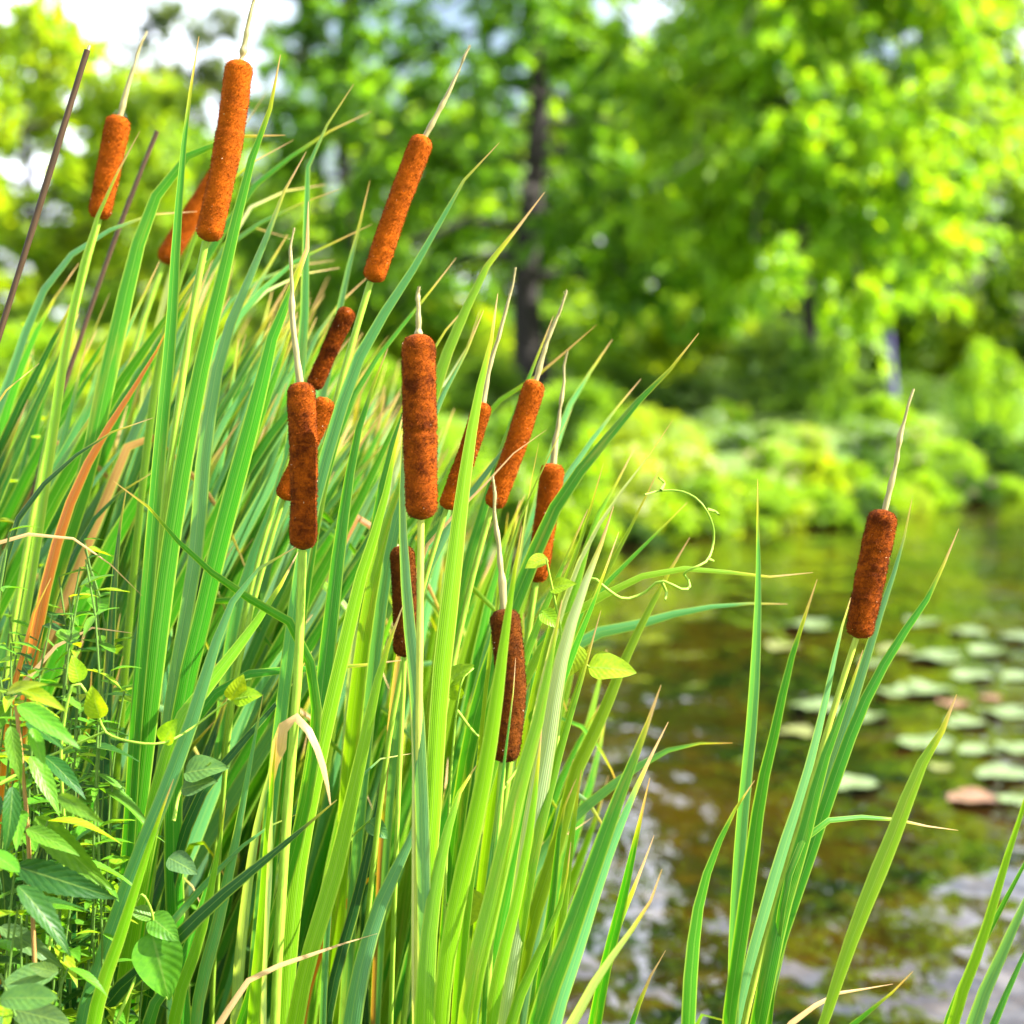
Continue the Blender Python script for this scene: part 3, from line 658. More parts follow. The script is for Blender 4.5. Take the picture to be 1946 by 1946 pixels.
p = cattail('cattail with a rust spike leaning right against the dark conifer', 330, 1.84)
add_spike(p, (806, 257), (707, 536), 43, 1.84, BR1, 4, tip=((812, 259), (845, 190), (869, 141), (897, 86)), mid=(752, 400))
add_stalk(p, [(560, 1150), (625, 820), (667, 660), (704, 536)], 13, 1.84)
add_leaf(p, [(560, 1150), (610, 900), (695, 650), (758, 555), (818, 454), (886, 336), (920, 300), (949, 271)], 32, 1.80, 'b', 0.35, 0.012)
add_leaf(p, [(350, 800), (440, 620), (490, 560), (548, 505), (650, 454), (707, 426)], 22, 2.05, 'b', -0.4, 0.03)
add_leaf(p, [(330, 720), (420, 480), (500, 420), (570, 387), (646, 359)], 20, 2.15, 'b', 0.3, 0.02)
add_leaf(p, [(380, 800), (460, 590), (530, 540), (590, 516), (645, 509)], 19, 2.15, 'p', 0.3, 0.02)
add_leaf(p, [(620, 900), (690, 720), (748, 640), (806, 568), (867, 490)], 20, 1.92, 'g', 0.3, 0.025)

p = cattail('dark spotted cattail spike with a wavy long tip, leftmost of the two near spikes', 470, 1.70)
add_spike(p, (572, 725), (576, 1045), 51, 1.70, BR2, 6, ((0.30, 0.05), (0.62, 0.04)), tip=((570, 726), (560, 640), (553, 540), (559, 433)), mid=(577, 880))
add_stalk(p, [(522, 1960), (545, 1560), (565, 1300), (575, 1045)], 17, 1.70)
add_leaf(p, [(330, 1500), (395, 1130), (447, 920), (490, 760), (515, 650), (556, 545), (588, 460), (597, 422), (586, 383)], 40, 1.78, 'g', -0.3, 0.05, taper=0.78)
add_leaf(p, [(535, 1800), (575, 1560), (602, 1400), (625, 1200), (652, 980), (684, 805), (737, 662)], 38, 1.77, 'g', 0.5, 0.01)
add_leaf(p, [(560, 1720), (600, 1480), (650, 1255), (694, 1070), (724, 980), (751, 852), (769, 775)], 33, 1.75, 'y', -0.55, 0.015)
add_leaf(p, [(500, 1946), (512, 1640), (518, 1464), (527, 1430), (536, 1385), (560, 1362), (588, 1390), (616, 1462), (628, 1530)], 26, 1.66, 'p', 0.5, 0.112, wprof=((0, .5), (.80, .5), (.87, .45), (.885, .7), (.90, 1.35), (.915, 1.0), (.93, .7), (.97, .55), (1, .05)), nseg=70, ripple=0.04)
add_leaf(p, [(560, 1946), (640, 1640), (684, 1447), (725, 1265), (766, 1150)], 38, 1.68, 'y', 0.35, 0.02)

p = cattail('cattail with a small spike showing behind the dark spotted spike', 340, 2.15)
add_spike(p, (622, 756), (538, 950), 38, 1.82, BR1, 7)
add_stalk(p, [(440, 1350), (500, 1080), (539, 948)], 9, 1.82)
add_leaf(p, [(440, 1200), (540, 900), (575, 650), (581, 440), (588, 285), (592, 275), (650, 200), (672, 160)], 25, 1.95, 'b', 0.3, 0.01)
add_leaf(p, [(460, 1100), (540, 800), (600, 640), (660, 560), (700, 525)], 22, 2.1, 'b', 0.4)

p = cattail('cattail with a blurred spike wrapped by leaves above the dark spotted spike', 300, 2.3)
add_spike(p, (664, 585), (594, 740), 32, 1.93, BR2, 8)
add_stalk(p, [(450, 1250), (540, 900), (595, 740)], 9, 1.93)
add_leaf(p, [(300, 700), (430, 430), (481, 355), (572, 284), (650, 236), (705, 212)], 24, 2.15, 'g', 0.3, 0.025)
add_leaf(p, [(500, 1100), (590, 820), (625, 700), (650, 560), (690, 400), (703, 343)], 26, 2.05, 'b', 0.5, 0.02)

p = cattail('near cattail with a thick upright brown spike in the middle of the picture', 795, 1.66)
add_spike(p, (795, 634), (801, 988), 63, 1.66, BR2, 5, ((0.47, 0.07), (0.24, 0.05)), tip=((796, 636), (795, 590), (793, 545)), mid=(798, 815))
add_stalk(p, [(794, 1946), (795, 1500), (798, 1200), (800, 988)], 13, 1.66, (0.36, 0.40, 0.06))
add_leaf(p, [(806, 1800), (800, 1500), (789, 1300), (774, 1155), (764, 960), (768, 770)], 30, 1.64, 'b', 0.45, 0.01, taper=0.8)
add_leaf(p, [(803, 1800), (822, 1550), (838, 1300), (858, 1121), (882, 919), (909, 751), (933, 650), (946, 558)], 40, 1.71, 'y', -0.3, 0.02)
add_leaf(p, [(806, 1946), (820, 1733), (850, 1580), (880, 1490), (905, 1455)], 46, 1.62, 'y', 0.3, 0.0)
add_leaf(p, [(790, 1900), (788, 1600), (785, 1400), (772, 1250)], 18, 1.68, 'p', 0.3, 0.02)

p = cattail('cattail with a dark narrow spike hidden left of the thick upright spike stalk', 700, 2.05)
add_spike(p, (764, 1036), (769, 1249), 44, 1.76, BR3, 14)
add_stalk(p, [(750, 1700), (769, 1249)], 9, 1.76)
add_leaf(p, [(700, 1630), (751, 1397), (778, 1250)], 22, 2.0, 'd')

p = cattail('cattail with an orange spike split by a bright yellow blade', 560, 1.95)
add_spike(p, (920, 764), (848, 968), 35, 1.78, BR1, 9, tip=((922, 766), (940, 660), (968, 565), (984, 508)))
add_stalk(p, [(740, 1400), (800, 1130), (848, 968)], 10, 1.78)
add_leaf(p, [(700, 1150), (790, 860), (842, 690), (892, 572), (936, 488), (1000, 414), (1035, 365)], 34, 1.85, 'y', 0.4, 0.045)
add_leaf(p, [(740, 1050), (800, 850), (838, 758), (895, 650), (919, 590)], 28, 1.80, 'b', 0.3, 0.02)
add_leaf(p, [(720, 950), (790, 730), (830, 650), (899, 568)], 22, 1.88, 'g', 0.3, 0.03)
add_leaf(p, [(690, 1100), (750, 900), (810, 760), (870, 700), (912, 590)], 20, 2.0, 'p', 0.3, 0.02)

p = cattail('cattail with a tall orange spike leaning right behind crossing blades', 640, 2.0)
add_spike(p, (1019, 722), (936, 966), 40, 1.86, BR1, 10, tip=((1024, 724), (1040, 650), (1058, 600), (1081, 552)))
add_stalk(p, [(820, 1500), (890, 1130), (934, 966)], 11, 1.86)
add_leaf(p, [(860, 1200), (930, 930), (973, 801), (1000, 730), (1034, 645), (1052, 600)], 24, 1.92, 'g', 0.3, 0.02)
add_leaf(p, [(780, 1100), (880, 850), (945, 765), (1030, 708), (1095, 650), (1134, 617)], 17, 2.06, 'y', 0.3, 0.07)
add_leaf(p, [(900, 1350), (990, 1080), (1054, 852), (1090, 757), (1130, 695), (1163, 646)], 32, 2.08, 'b', -0.5, 0.012)
add_leaf(p, [(790, 1150), (880, 960), (946, 869), (986, 812), (1018, 757)], 26, 1.84, 'b', 0.3, 0.03)
add_leaf(p, [(800, 1060), (899, 946), (953, 886), (1007, 832), (1038, 817)], 12, 1.82, 'r', 0.3, 0.3)

p = cattail('cattail with an orange spike overlapped by a broad green blade, right edge of the clump', 800, 1.92)
add_spike(p, (1052, 880), (1018, 1107), 42, 1.92, BR1, 11, tip=((1053, 880), (1062, 790), (1079, 667)), mid=(1037, 985), fat=2.0)
add_stalk(p, [(950, 1600), (990, 1300), (1018, 1107)], 12, 1.92)
add_leaf(p, [(890, 1420), (1000, 1090), (1067, 943), (1138, 852), (1230, 743), (1300, 675), (1328, 633)], 36, 1.84, 'g', 0.35, 0.02)
add_leaf(p, [(900, 1350), (1030, 985), (1100, 872), (1160, 790), (1218, 720)], 24, 1.95, 'b', 0.3, 0.02)
add_leaf(p, [(930, 1250), (980, 1010), (1037, 879), (1088, 778)], 10, 1.80, 'y', 0.3, 0.02)
add_leaf(p, [(950, 1250), (990, 1050), (1003, 953), (1024, 842)], 12, 1.88, 'p', 0.3, 0.02)

p = cattail('near cattail with a dark brown spike crossed by a yellow-green blade, lowest of the heads', 870, 1.68)
add_spike(p, (958, 1156), (957, 1449), 57, 1.68, BR3, 12, tip=((958, 1158), (953, 1087), (944, 1000), (936, 905)), mid=(970, 1300))
add_stalk(p, [(930, 1800), (955, 1449)], 14, 1.68)
add_leaf(p, [(838, 1946), (868, 1720), (910, 1530), (938, 1370), (962, 1190), (982, 1060), (992, 1000)], 38, 1.62, 'y', -0.2, 0.01)
add_leaf(p, [(886, 1946), (938, 1700), (985, 1500), (1022, 1370), (1050, 1230), (1068, 1140)], 42, 1.60, 'y', 0.35, 0.01)
add_leaf(p, [(925, 1800), (945, 1560), (962, 1420), (977, 1300), (980, 1250)], 12, 1.61, 'g', 0.2, 0.02)
add_leaf(p, [(900, 1946), (950, 1700), (972, 1580), (980, 1520)], 14, 1.57, 'y', 0.2, 0.02)

p = cattail('lone cattail with a rusty spike standing over the open water at right', 1210, 1.74)
add_spike(p, (1681, 968), (1631, 1213), 54, 1.74, BR2, 13, ((0.52, 0.04),), tip=((1688, 966), (1700, 890), (1713, 818), (1737, 739)), mid=(1655, 1092))
add_stalk(p, [(1414, 1946), (1480, 1700), (1535, 1515), (1590, 1330), (1627, 1213)], 12, 1.74, (0.30, 0.38, 0.04))
add_leaf(p, [(1441, 1946), (1485, 1733), (1525, 1599), (1565, 1447), (1609, 1330), (1640, 1235)], 36, 1.70, 'g', 0.35, 0.01)
add_leaf(p, [(1400, 1946), (1484, 1632), (1525, 1505), (1562, 1363), (1598, 1200), (1621, 1124)], 28, 1.78, 'b', -0.4, 0.01)
add_leaf(p, [(1470, 1850), (1560, 1520), (1615, 1350), (1676, 1155), (1712, 1047), (1733, 949)], 25, 1.80, 'b', 0.4, 0.01)
add_leaf(p, [(1450, 1900), (1540, 1620), (1590, 1470), (1640, 1340), (1706, 1219), (1755, 1150), (1794, 1071), (1822, 1005)], 28, 1.76, 'g', 0.4, 0.03)

p = cattail('green cattail shoot with a broad blade pointing up right, beside the lone spike', 1400, 1.66, 'cattail_shoot')
add_leaf(p, [(1530, 2050), (1565, 1946), (1619, 1784), (1700, 1582), (1752, 1451), (1792, 1385), (1818, 1320)], 37, 1.64, 'y', 0.3, 0.02, wprof=((0, .35), (.68, .35), (.76, .65), (.86, 1), (.92, .8), (.96, .42), (1, .04)))
add_leaf(p, [(1490, 1700), (1530, 1590), (1565, 1562), (1610, 1555), (1666, 1553), (1733, 1563), (1780, 1574), (1821, 1578)], 16, 1.70, 'g', 0.5, 0.06)
add_leaf(p, [(1450, 2050), (1490, 1960), (1548, 1912), (1585, 1890), (1640, 1880), (1697, 1870)], 18, 1.66, 'y', 0.3, 0.13)
add_leaf(p, [(1540, 2050), (1600, 1965), (1683, 1898), (1735, 1846)], 22, 1.62, 'g', 0.3, 0.03)

p = cattail('green cattail shoot with a slender upright blade, left of the lone spike', 1300, 1.70, 'cattail_shoot')
add_leaf(p, [(1391, 1946), (1397, 1760), (1410, 1560), (1426, 1400), (1436, 1250), (1441, 1100), (1440, 1000), (1440, 911)], 26, 1.70, 'b', 0.4, 0.015)
add_leaf(p, [(1385, 1946), (1405, 1800), (1425, 1660), (1447, 1500), (1471, 1397), (1500, 1265), (1530, 1170), (1553, 1101)], 30, 1.67, 'g', 0.3, 0.02)
add_leaf(p, [(1309, 1946), (1318, 1800), (1335, 1690), (1356, 1630), (1385, 1560), (1434, 1483)], 32, 1.65, 'g', -0.4, 0.01, taper=0.8)
add_leaf(p, [(1300, 2010), (1318, 1960), (1340, 1922), (1360, 1918), (1378, 1950), (1390, 2000)], 18, 1.60, 'y', 0.2, 0.02)

p = cattail('green cattail shoot cut by the right edge of the frame', 1590, 1.62, 'cattail_shoot')
add_leaf(p, [(1811, 1946), (1868, 1784), (1918, 1616), (1946, 1530), (1975, 1420)], 24, 1.62, 'y', 0.3, 0.02)
add_leaf(p, [(1800, 1946), (1850, 1830), (1900, 1730), (1948, 1640), (2000, 1530)], 16, 1.66, 'g', 0.3, 0.02)
add_leaf(p, [(1851, 1946), (1902, 1818), (1948, 1716), (2010, 1590)], 34, 1.60, 'b', 0.3, 0.02)
add_leaf(p, [(1870, 2000), (1930, 1850), (1990, 1720)], 24, 1.6, 'g', 0.3, 0.02)

# --- leafy shoots of the near right side of the clump
p = cattail('cattail shoot with pale double-ribbed blades right of the dark lowest spike', 790, 1.70, 'cattail_shoot')
add_leaf(p, [(950, 1946), (990, 1700), (1018, 1530), (1038, 1420), (1065, 1260), (1100, 1140), (1140, 1040), (1166, 962)], 42, 1.70, 'p', 0.4, 0.03)
add_leaf(p, [(930, 1900), (1000, 1560), (1040, 1380), (1090, 1240), (1130, 1140), (1176, 1011)], 28, 1.74, 'g', -0.5, 0.03)
add_leaf(p, [(1000, 1700), (1060, 1440), (1105, 1290), (1142, 1160)], 25, 1.70, 'y', 0.4, 0.04)
add_leaf(p, [(900, 1600), (960, 1380), (1005, 1230), (1071, 1071), (1117, 968)], 26, 1.78, 'y', 0.4, 0.02)
add_leaf(p, [(940, 1900), (985, 1700), (1010, 1560), (1030, 1380)], 30, 1.66, 'y', -0.3, 0.02)

p = cattail('cattail shoot with two broad green blades curving toward the water', 780, 1.62, 'cattail_shoot')
add_leaf(p, [(1023, 1946), (1070, 1810), (1121, 1666), (1182, 1498), (1222, 1398), (1256, 1302)], 46, 1.60, 'g', 0.3, 0.035)
add_leaf(p, [(1054, 1946), (1100, 1800), (1148, 1649), (1202, 1515), (1240, 1432), (1270, 1372)], 32, 1.64, 'b', -0.4, 0.06)
add_leaf(p, [(1050, 2020), (1087, 1946), (1140, 1850), (1188, 1784), (1235, 1715), (1258, 1652)], 24, 1.60, 'p', 0.4, 0.06)
add_leaf(p, [(960, 2000), (985, 1900), (1030, 1800), (1070, 1700), (1085, 1600)], 26, 1.68, 'y', 0.4, 0.02)

p = cattail('cattail shoot with brown-tipped blades at the right rim of the clump', 900, 1.75, 'cattail_shoot')
add_leaf(p, [(1130, 1946), (1150, 1840), (1177, 1733), (1207, 1599), (1235, 1478)], 29, 1.72, 'g', 0.4, 0.05)
add_leaf(p, [(1120, 1990), (1140, 1890), (1166, 1784), (1207, 1683), (1243, 1588)], 28, 1.78, 'y', -0.3, 0.075)
add_leaf(p, [(1160, 2040), (1190, 1975), (1230, 1868), (1265, 1806)], 24, 1.68, 'g', 0.3, 0.06)
add_leaf(p, [(1045, 1946), (1060, 1800), (1080, 1632), (1105, 1463)], 28, 1.80, 'y', 0.5, 0.02)
add_leaf(p, [(1020, 1946), (1050, 1700), (1070, 1540), (1095, 1480)], 22, 1.85, 'g', 0.5, 0.02)

p = cattail('cattail shoot with slim yellow-green tips rising behind the right rim', 760, 1.86, 'cattail_shoot')
add_leaf(p, [(1000, 1400), (1070, 1120), (1112, 1000), (1147, 880)], 22, 1.84, 'y', 0.4, 0.02)
add_leaf(p, [(1010, 1400), (1090, 1130), (1131, 990), (1171, 919), (1205, 853)], 25, 1.88, 'y', 0.4, 0.02)
add_leaf(p, [(1020, 1350), (1100, 1070), (1155, 970), (1205, 902), (1245, 850), (1280, 796)], 15, 1.80, 'p', 0.3, 0.02)
add_leaf(p, [(1030, 1450), (1130, 1130), (1163, 1068), (1207, 985), (1260, 875)], 18, 1.9, 'y', 0.3, 0.03)
add_leaf(p, [(1020, 1400), (1100, 1180), (1155, 1107), (1232, 1030), (1306, 955)], 24, 1.9, 'g', -0.4, 0.0)

p = cattail('cattail shoot with long blades arching right over the open water', 800, 1.95, 'cattail_shoot')
add_leaf(p, [(1000, 1800), (1060, 1600), (1098, 1457), (1140, 1370), (1190, 1247), (1266, 1097), (1311, 1021)], 29, 1.90, 'y', 0.4, 0.03)
add_leaf(p, [(960, 1450), (1050, 1260), (1138, 1202), (1210, 1187), (1300, 1162), (1400, 1148), (1497, 1148)], 28, 1.98, 'b', 0.3, 0.01)
add_leaf(p, [(960, 1400), (1060, 1190), (1140, 1135), (1200, 1103), (1265, 1083), (1340, 1082), (1420, 1092), (1500, 1097), (1545, 1088)], 19, 1.85, 'y', 0.5, 0.035)
add_leaf(p, [(960, 1800), (1040, 1610), (1101, 1545), (1171, 1488), (1256, 1431), (1305, 1418), (1348, 1410), (1392, 1412)], 28, 1.94, 'b', -0.3, 0.01)
add_leaf(p, [(920, 1800), (980, 1670), (1020, 1609), (1074, 1588), (1125, 1554)], 16, 1.94, 'r', 0.3, 0.3)

# --- near left side
p = cattail('cattail shoot with a thick yellow-edged stem and teal blade arching across the left', -10, 1.68, 'cattail_shoot')
add_leaf(p, [(155, 1946), (202, 1800), (258, 1640), (303, 1531), (360, 1380), (395, 1270), (435, 1155), (490, 1082), (562, 1040)], 38, 1.66, 'b', 0.4, 0.0)
add_leaf(p, [(178, 1946), (232, 1770), (290, 1590), (330, 1480)], 30, 1.64, 'y', -0.4, 0.02)
add_leaf(p, [(330, 1400), (404, 1290), (471, 1205), (538, 1104), (567, 1048)], 40, 1.72, 'y', 0.3, 0.02)
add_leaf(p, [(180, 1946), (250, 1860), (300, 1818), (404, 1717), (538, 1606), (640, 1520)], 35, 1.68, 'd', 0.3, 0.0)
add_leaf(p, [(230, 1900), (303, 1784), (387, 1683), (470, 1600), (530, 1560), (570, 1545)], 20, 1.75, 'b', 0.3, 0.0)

p = cattail('cattail shoot with upright dark blades behind the leafy weeds', 60, 1.82, 'cattail_shoot')
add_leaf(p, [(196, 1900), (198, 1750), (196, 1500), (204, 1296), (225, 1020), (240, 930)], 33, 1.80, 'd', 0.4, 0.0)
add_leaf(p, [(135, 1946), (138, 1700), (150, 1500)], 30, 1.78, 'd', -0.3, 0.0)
add_leaf(p, [(165, 1900), (157, 1690), (160, 1560)], 24, 1.86, 'y', 0.3, 0.0)
add_leaf(p, [(360, 1555), (464, 1407), (545, 1313), (592, 1238)], 28, 1.78, 'd', 0.3, 0.0)
add_leaf(p, [(340, 1420), (450, 1290), (555, 1272), (650, 1268), (768, 1254)], 25, 1.82, 'g', 0.6, 0.03)

p = cattail('cattail shoot of pale upright blades at the bottom left of the middle', 380, 1.72, 'cattail_shoot')
add_leaf(p, [(370, 1946), (414, 1750), (447, 1599), (472, 1464), (500, 1320)], 29, 1.74, 'b', 0.5, 0.0)
add_leaf(p, [(330, 1946), (380, 1780), (410, 1640), (430, 1520)], 28, 1.72, 'y', 0.4, 0.0)
add_leaf(p, [(280, 1946), (336, 1850), (390, 1700), (420, 1580)], 30, 1.76, 'g', -0.4, 0.0)
add_leaf(p, [(480, 1946), (500, 1733), (510, 1560), (525, 1400)], 30, 1.68, 'y', 0.4, 0.0)
add_leaf(p, [(447, 1946), (462, 1750), (490, 1560), (530, 1400)], 26, 1.85, 'p', 0.4, 0.0)
add_leaf(p, [(350, 2040), (424, 1946), (447, 1885), (498, 1848), (572, 1821), (650, 1794), (717, 1774)], 17, 1.62, 'r', 0.5, 0.5, ripple=0.05)

p = cattail('cattail shoot with a wide blue-green blade dotted with dew, left of the thick stalk', 560, 1.70, 'cattail_shoot')
add_leaf(p, [(667, 1946), (717, 1733), (785, 1582), (815, 1480)], 46, 1.70, 'b', 0.35, 0.0)
add_leaf(p, [(640, 1600), (690, 1465), (740, 1436), (782, 1432)], 16, 1.75, 'b', 0.3, 0.0)
add_leaf(p, [(620, 1946), (680, 1700), (720, 1520), (745, 1380)], 26, 1.8, 'd', 0.3, 0.0)
add_leaf(p, [(570, 1946), (620, 1780), (680, 1690), (740, 1640)], 28, 1.95, 'o', 0.3, 0.02)

p = cattail('cattail shoot with an orange dying blade high in the left of the clump', -200, 1.85, 'cattail_shoot')
add_leaf(p, [(60, 1250), (135, 950), (202, 818), (256, 734), (308, 648), (335, 590)], 30, 1.86, 'o', 0.3, 0.0)
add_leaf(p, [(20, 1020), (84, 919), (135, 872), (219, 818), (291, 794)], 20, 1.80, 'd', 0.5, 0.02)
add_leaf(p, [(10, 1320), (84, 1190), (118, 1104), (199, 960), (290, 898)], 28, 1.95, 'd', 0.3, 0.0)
add_leaf(p, [(20, 1330), (42, 1250), (67, 1155), (97, 1098)], 28, 1.72, 'o', 0.3, 0.0)

p = cattail('cattail shoot with drooping brown blades near the left edge', -120, 1.74, 'cattail_shoot')
add_leaf(p, [(0, 1360), (44, 1300), (101, 1232), (168, 1195), (210, 1190), (250, 1203)], 20, 1.70, 'r', 0.4, 0.5)
add_leaf(p, [(-60, 1060), (0, 1033), (67, 1013), (125, 1018), (188, 1054), (270, 1132)], 13, 1.72, 'o', 0.4, 0.12)
add_leaf(p, [(-80, 900), (-20, 790), (30, 720), (75, 690)], 22, 1.75, 'r', 0.4, 0.02)
add_leaf(p, [(600, 1400), (559, 1192), (505, 1160), (437, 1111), (370, 1064), (303, 986), (242, 926), (215, 914)], 26, 1.70, 'g', 0.4, 0.02)

# --- dead stalks
p = thing('dead_stalk', 'tall dead dark brown stalk leaning at the left edge against the sky', 'dead stalk', (X_at(-560, 1.72), 1.72, 0))
add_stalk(p, [(-150, 1150), (0, 633), (68, 415), (115, 260), (166, 95)], 12, 1.72, (0.055, 0.030, 0.014), taper=0.8, rough=0.08)
add_stalk(p, [(-150, 1150), (0, 633), (68, 415), (115, 260), (164, 100), (170, 86)], 6, 1.72, (0.42, 0.30, 0.22), name='broken_tip', taper=0.8)
p = thing('dead_stalk', 'shorter dead brown stalk between the two leftmost spikes', 'dead stalk', (X_at(-330, 2.12), 2.12, 0))
add_stalk(p, [(60, 950), (168, 599), (235, 410), (278, 300), (299, 249)], 9, 2.12, (0.065, 0.036, 0.02), taper=0.8, rough=0.1)

# --- the crowd of leafy shoots behind
rr = random.Random(77)
ENV = ([-300, 0, 150, 300, 450, 600, 750, 900, 1000, 1100, 1200], [560, 560, 480, 400, 400, 430, 600, 720, 830, 980, 1300])
def crowd(n, urange, drange, hi, spread, tilt, kinds, label, group):
    for _ in range(n):
        d = rr.uniform(*drange); ub = rr.uniform(*urange)      # ub: where the shoot crosses the lower frame
        ln_ = rr.uniform(*tilt)
        root = cattail(label, ub - ln_ * 1500 * rr.uniform(0.55, 0.75), d, 'cattail_shoot', group)
        for k in range(rr.choice((4, 5, 5, 6))):
            du = rr.uniform(-spread, spread); l2 = ln_ + rr.uniform(-0.12, 0.16)
            vt = rr.uniform(*hi); ut = ub + du * 0.5 + l2 * (1900 - vt)
            for _i in range(3):
                vt = max(vt, np.interp(ut, *ENV) + rr.uniform(0, 160)); ut = ub + du * .5 + l2 * (1900 - vt)
            bend = rr.choice((0, 0, 0, 20, 50)) * (1900 - vt) / 1300
            v1 = 1900; v2 = 1900 * .55 + vt * .45; v3 = 1900 * .2 + vt * .8
            u = lambda v: ub + du * 0.2 + l2 * (1900 - v) * (0.86 + 0.14 * (1900 - v) / max(1, 1900 - vt))
            if rr.random() < 0.10:      # snapped blade, end hanging over
                h = (1900 - vt) * 0.22
                add_leaf(root, [(u(v1), v1), (u(v2), v2), (u(v3) - 6, v3 + 8), (u(v3), v3), (u(v3) + 14, v3 + 2), (u(v3) + h * .5, v3 + h * .45), (u(v3) + h * .75, v3 + h)], rr.uniform(20, 30) * 1.8 / d, d, rr.choice('gbyr'), None, 0.03, nseg=40)
                continue
            add_leaf(root, [(u(v1), v1), (u(v2), v2), (u(v3) + bend * .3, v3), (ut + bend, vt + bend * .5)], rr.uniform(27, 43) * 1.8 / d, d, rr.choice(kinds), None, rr.choice((0.0, 0.005, 0.01, 0.02, 0.05)), nseg=22)
crowd(36, (-160, 480), (2.02, 2.4), (420, 1050), 130, (0.24, 0.46), 'gggbbbddgb', 'leafy cattail shoot without a spike in the crowded left of the clump', 'crowded spikeless shoots')
crowd(34, (-320, 600), (2.4, 3.3), (500, 1150), 160, (0.24, 0.48), 'ggbbdbgygd', 'leafy cattail shoot without a spike in the crowded left of the clump', 'crowded spikeless shoots')
crowd(18, (480, 900), (2.0, 2.7), (800, 1450), 110, (0.12, 0.34), 'ggbbyyy', 'leafy cattail shoot without a spike behind the middle stalks', 'spikeless shoots behind the middle stalks')
crowd(16, (-420, 300), (1.98, 2.3), (420, 820), 120, (0.32, 0.50), 'gbbgbd', 'broad blue-green cattail shoot without a spike high in the upper left of the clump', 'blue-green shoots at upper left')
crowd(16, (-80, 420), (1.9, 2.3), (1150, 1650), 120, (0.12, 0.40), 'ddgdbd', 'dark cattail shoot with painted-in shade low among the lower left blades', 'shade-painted shoots at lower left')  # mostly dark leaf colours, painting in the shadows of this corner
crowd(9, (760, 1060), (1.85, 2.2), (1150, 1650), 70, (0.10, 0.28), 'ggyyb', 'short cattail shoot low at the right foot of the clump', 'short shoots at the right foot')

# ------------------------------------------------------------------ broad leaves: weeds and vines
def broad_mesh(L, W, shape='lance', serr=0, fold=0.25, droop=0.25, seed=0, n=18):
    rg = random.Random(seed); t = np.linspace(0, 1, n + 1)
    if shape == 'lance': pr = np.sin(np.pi * t ** 0.75) ** 0.85 * (1 - 0.25 * t)
    elif shape == 'heart': pr = np.where(t < .12, (t / .12) ** .5 * 0.75, 0) + np.where(t >= .12, 0.75 + .25 * np.sin((t - .12) / .2 * np.pi / 2).clip(0, 1), 0); pr = np.where(t > .3, np.clip(1 - ((t - .3) / .7) ** 1.9, 0, 1), pr)
    else: pr = np.sin(np.pi * t ** 0.9) ** 0.65
    pr = np.maximum(pr, 0.015)
    if serr: pr = pr * (1 + 0.09 * (2 * ((t * n * 0.5) % 1) - 1))
    s = np.linspace(-1, 1, 5)
    x = s[None] * (pr * W / 2)[:, None]
    y = np.broadcast_to((t * L)[:, None], x.shape)
    z = np.abs(s)[None] * fold * (pr * W / 2)[:, None] - droop * L * (t ** 2)[:, None] + 0.03 * W * np.sin(t * 9 + seed)[:, None] * s[None]
    V = np.stack([x, y, z], -1).reshape(-1, 3)
    uv = np.stack(np.broadcast_arrays((s * .5 + .5)[None], t[:, None]), -1).reshape(-1, 2)
    return mesh_np('leaf', V, grid_faces(n + 1, 5), uv)
def place_leaf(root, me, base, tipdir, nrm, scale, color, name='leaf'):
    from mathutils import Matrix
    yv = Vector(tipdir).normalized(); zv = Vector(nrm); xv = yv.cross(zv).normalized(); zv = xv.cross(yv).normalized()
    o = obj(name, me, M['broad'], root, color)
    mt = Matrix((xv, yv, zv)).transposed().to_4x4(); mt = Matrix.Translation(Vector(base)) @ mt @ Matrix.Scale(scale, 4)
    o.matrix_local = mt
    return o
LANCE = [broad_mesh(1, 0.34, 'lance', 1, 0.35, 0.3, i, 26) for i in range(4)]
OVAL = [broad_mesh(1, 0.46, 'oval', 0, 0.2, 0.12, 10 + i) for i in range(3)]
HEART = [broad_mesh(1, 0.72, 'heart', 0, 0.25, 0.15, 20 + i) for i in range(3)]
WG, WD, WY, WB = (0.060, 0.18, 0.014), (0.016, 0.065, 0.012), (0.14, 0.26, 0.010), (0.055, 0.13, 0.04)
def traced(root, meshes, segs, d, off=(0, 1296)):
    "leaves traced as base -> tip in the enlarged lower-left view"
    rg = random.Random(5)
    for i, (x0, y0, x1, y1, c) in enumerate(segs):
        dd = d + rg.uniform(-0.08, 0.08)
        a = at(off[0] + x0 / 2.972, off[1] + y0 / 2.972, dd); b = at(off[0] + x1 / 2.972, off[1] + y1 / 2.972, dd - 0.02)
        L = np.linalg.norm(b - a) * 1.06; org = np.array(root.location)
        nrm = np.array((rg.uniform(-.2, .7), -0.8, rg.uniform(0.25, 0.9)))
        place_leaf(root, meshes[i % len(meshes)], a - org, b - a, nrm, L, jitter(c, rg))
def weed_stem(root, pts, d, r, color=(0.09, 0.17, 0.025)):
    org = np.array(root.location)
    C, L = spline(np.array([(0, 0, -0.03)] + [at(u, v, d) - org for u, v in pts]), 24)
    V, F, U = tube_arrays(C, r * np.linspace(1.3, 0.6, 25), 7); obj('stem', mesh_np('stem', V, F, U), M['stalk'], root, color)
    return C
def bank_root(u0, d): x = X_at(u0, d); return (x, d, max(0.0, float(ground_z(x, d))))
p = thing('leafy_weed', 'leafy weed with drooping toothed leaves in the lower left corner', 'weed', bank_root(60, 1.62))
weed_stem(p, [(70, 1946), (60, 1700), (45, 1480), (30, 1340)], 1.62, 0.003, (0.30, 0.16, 0.05))
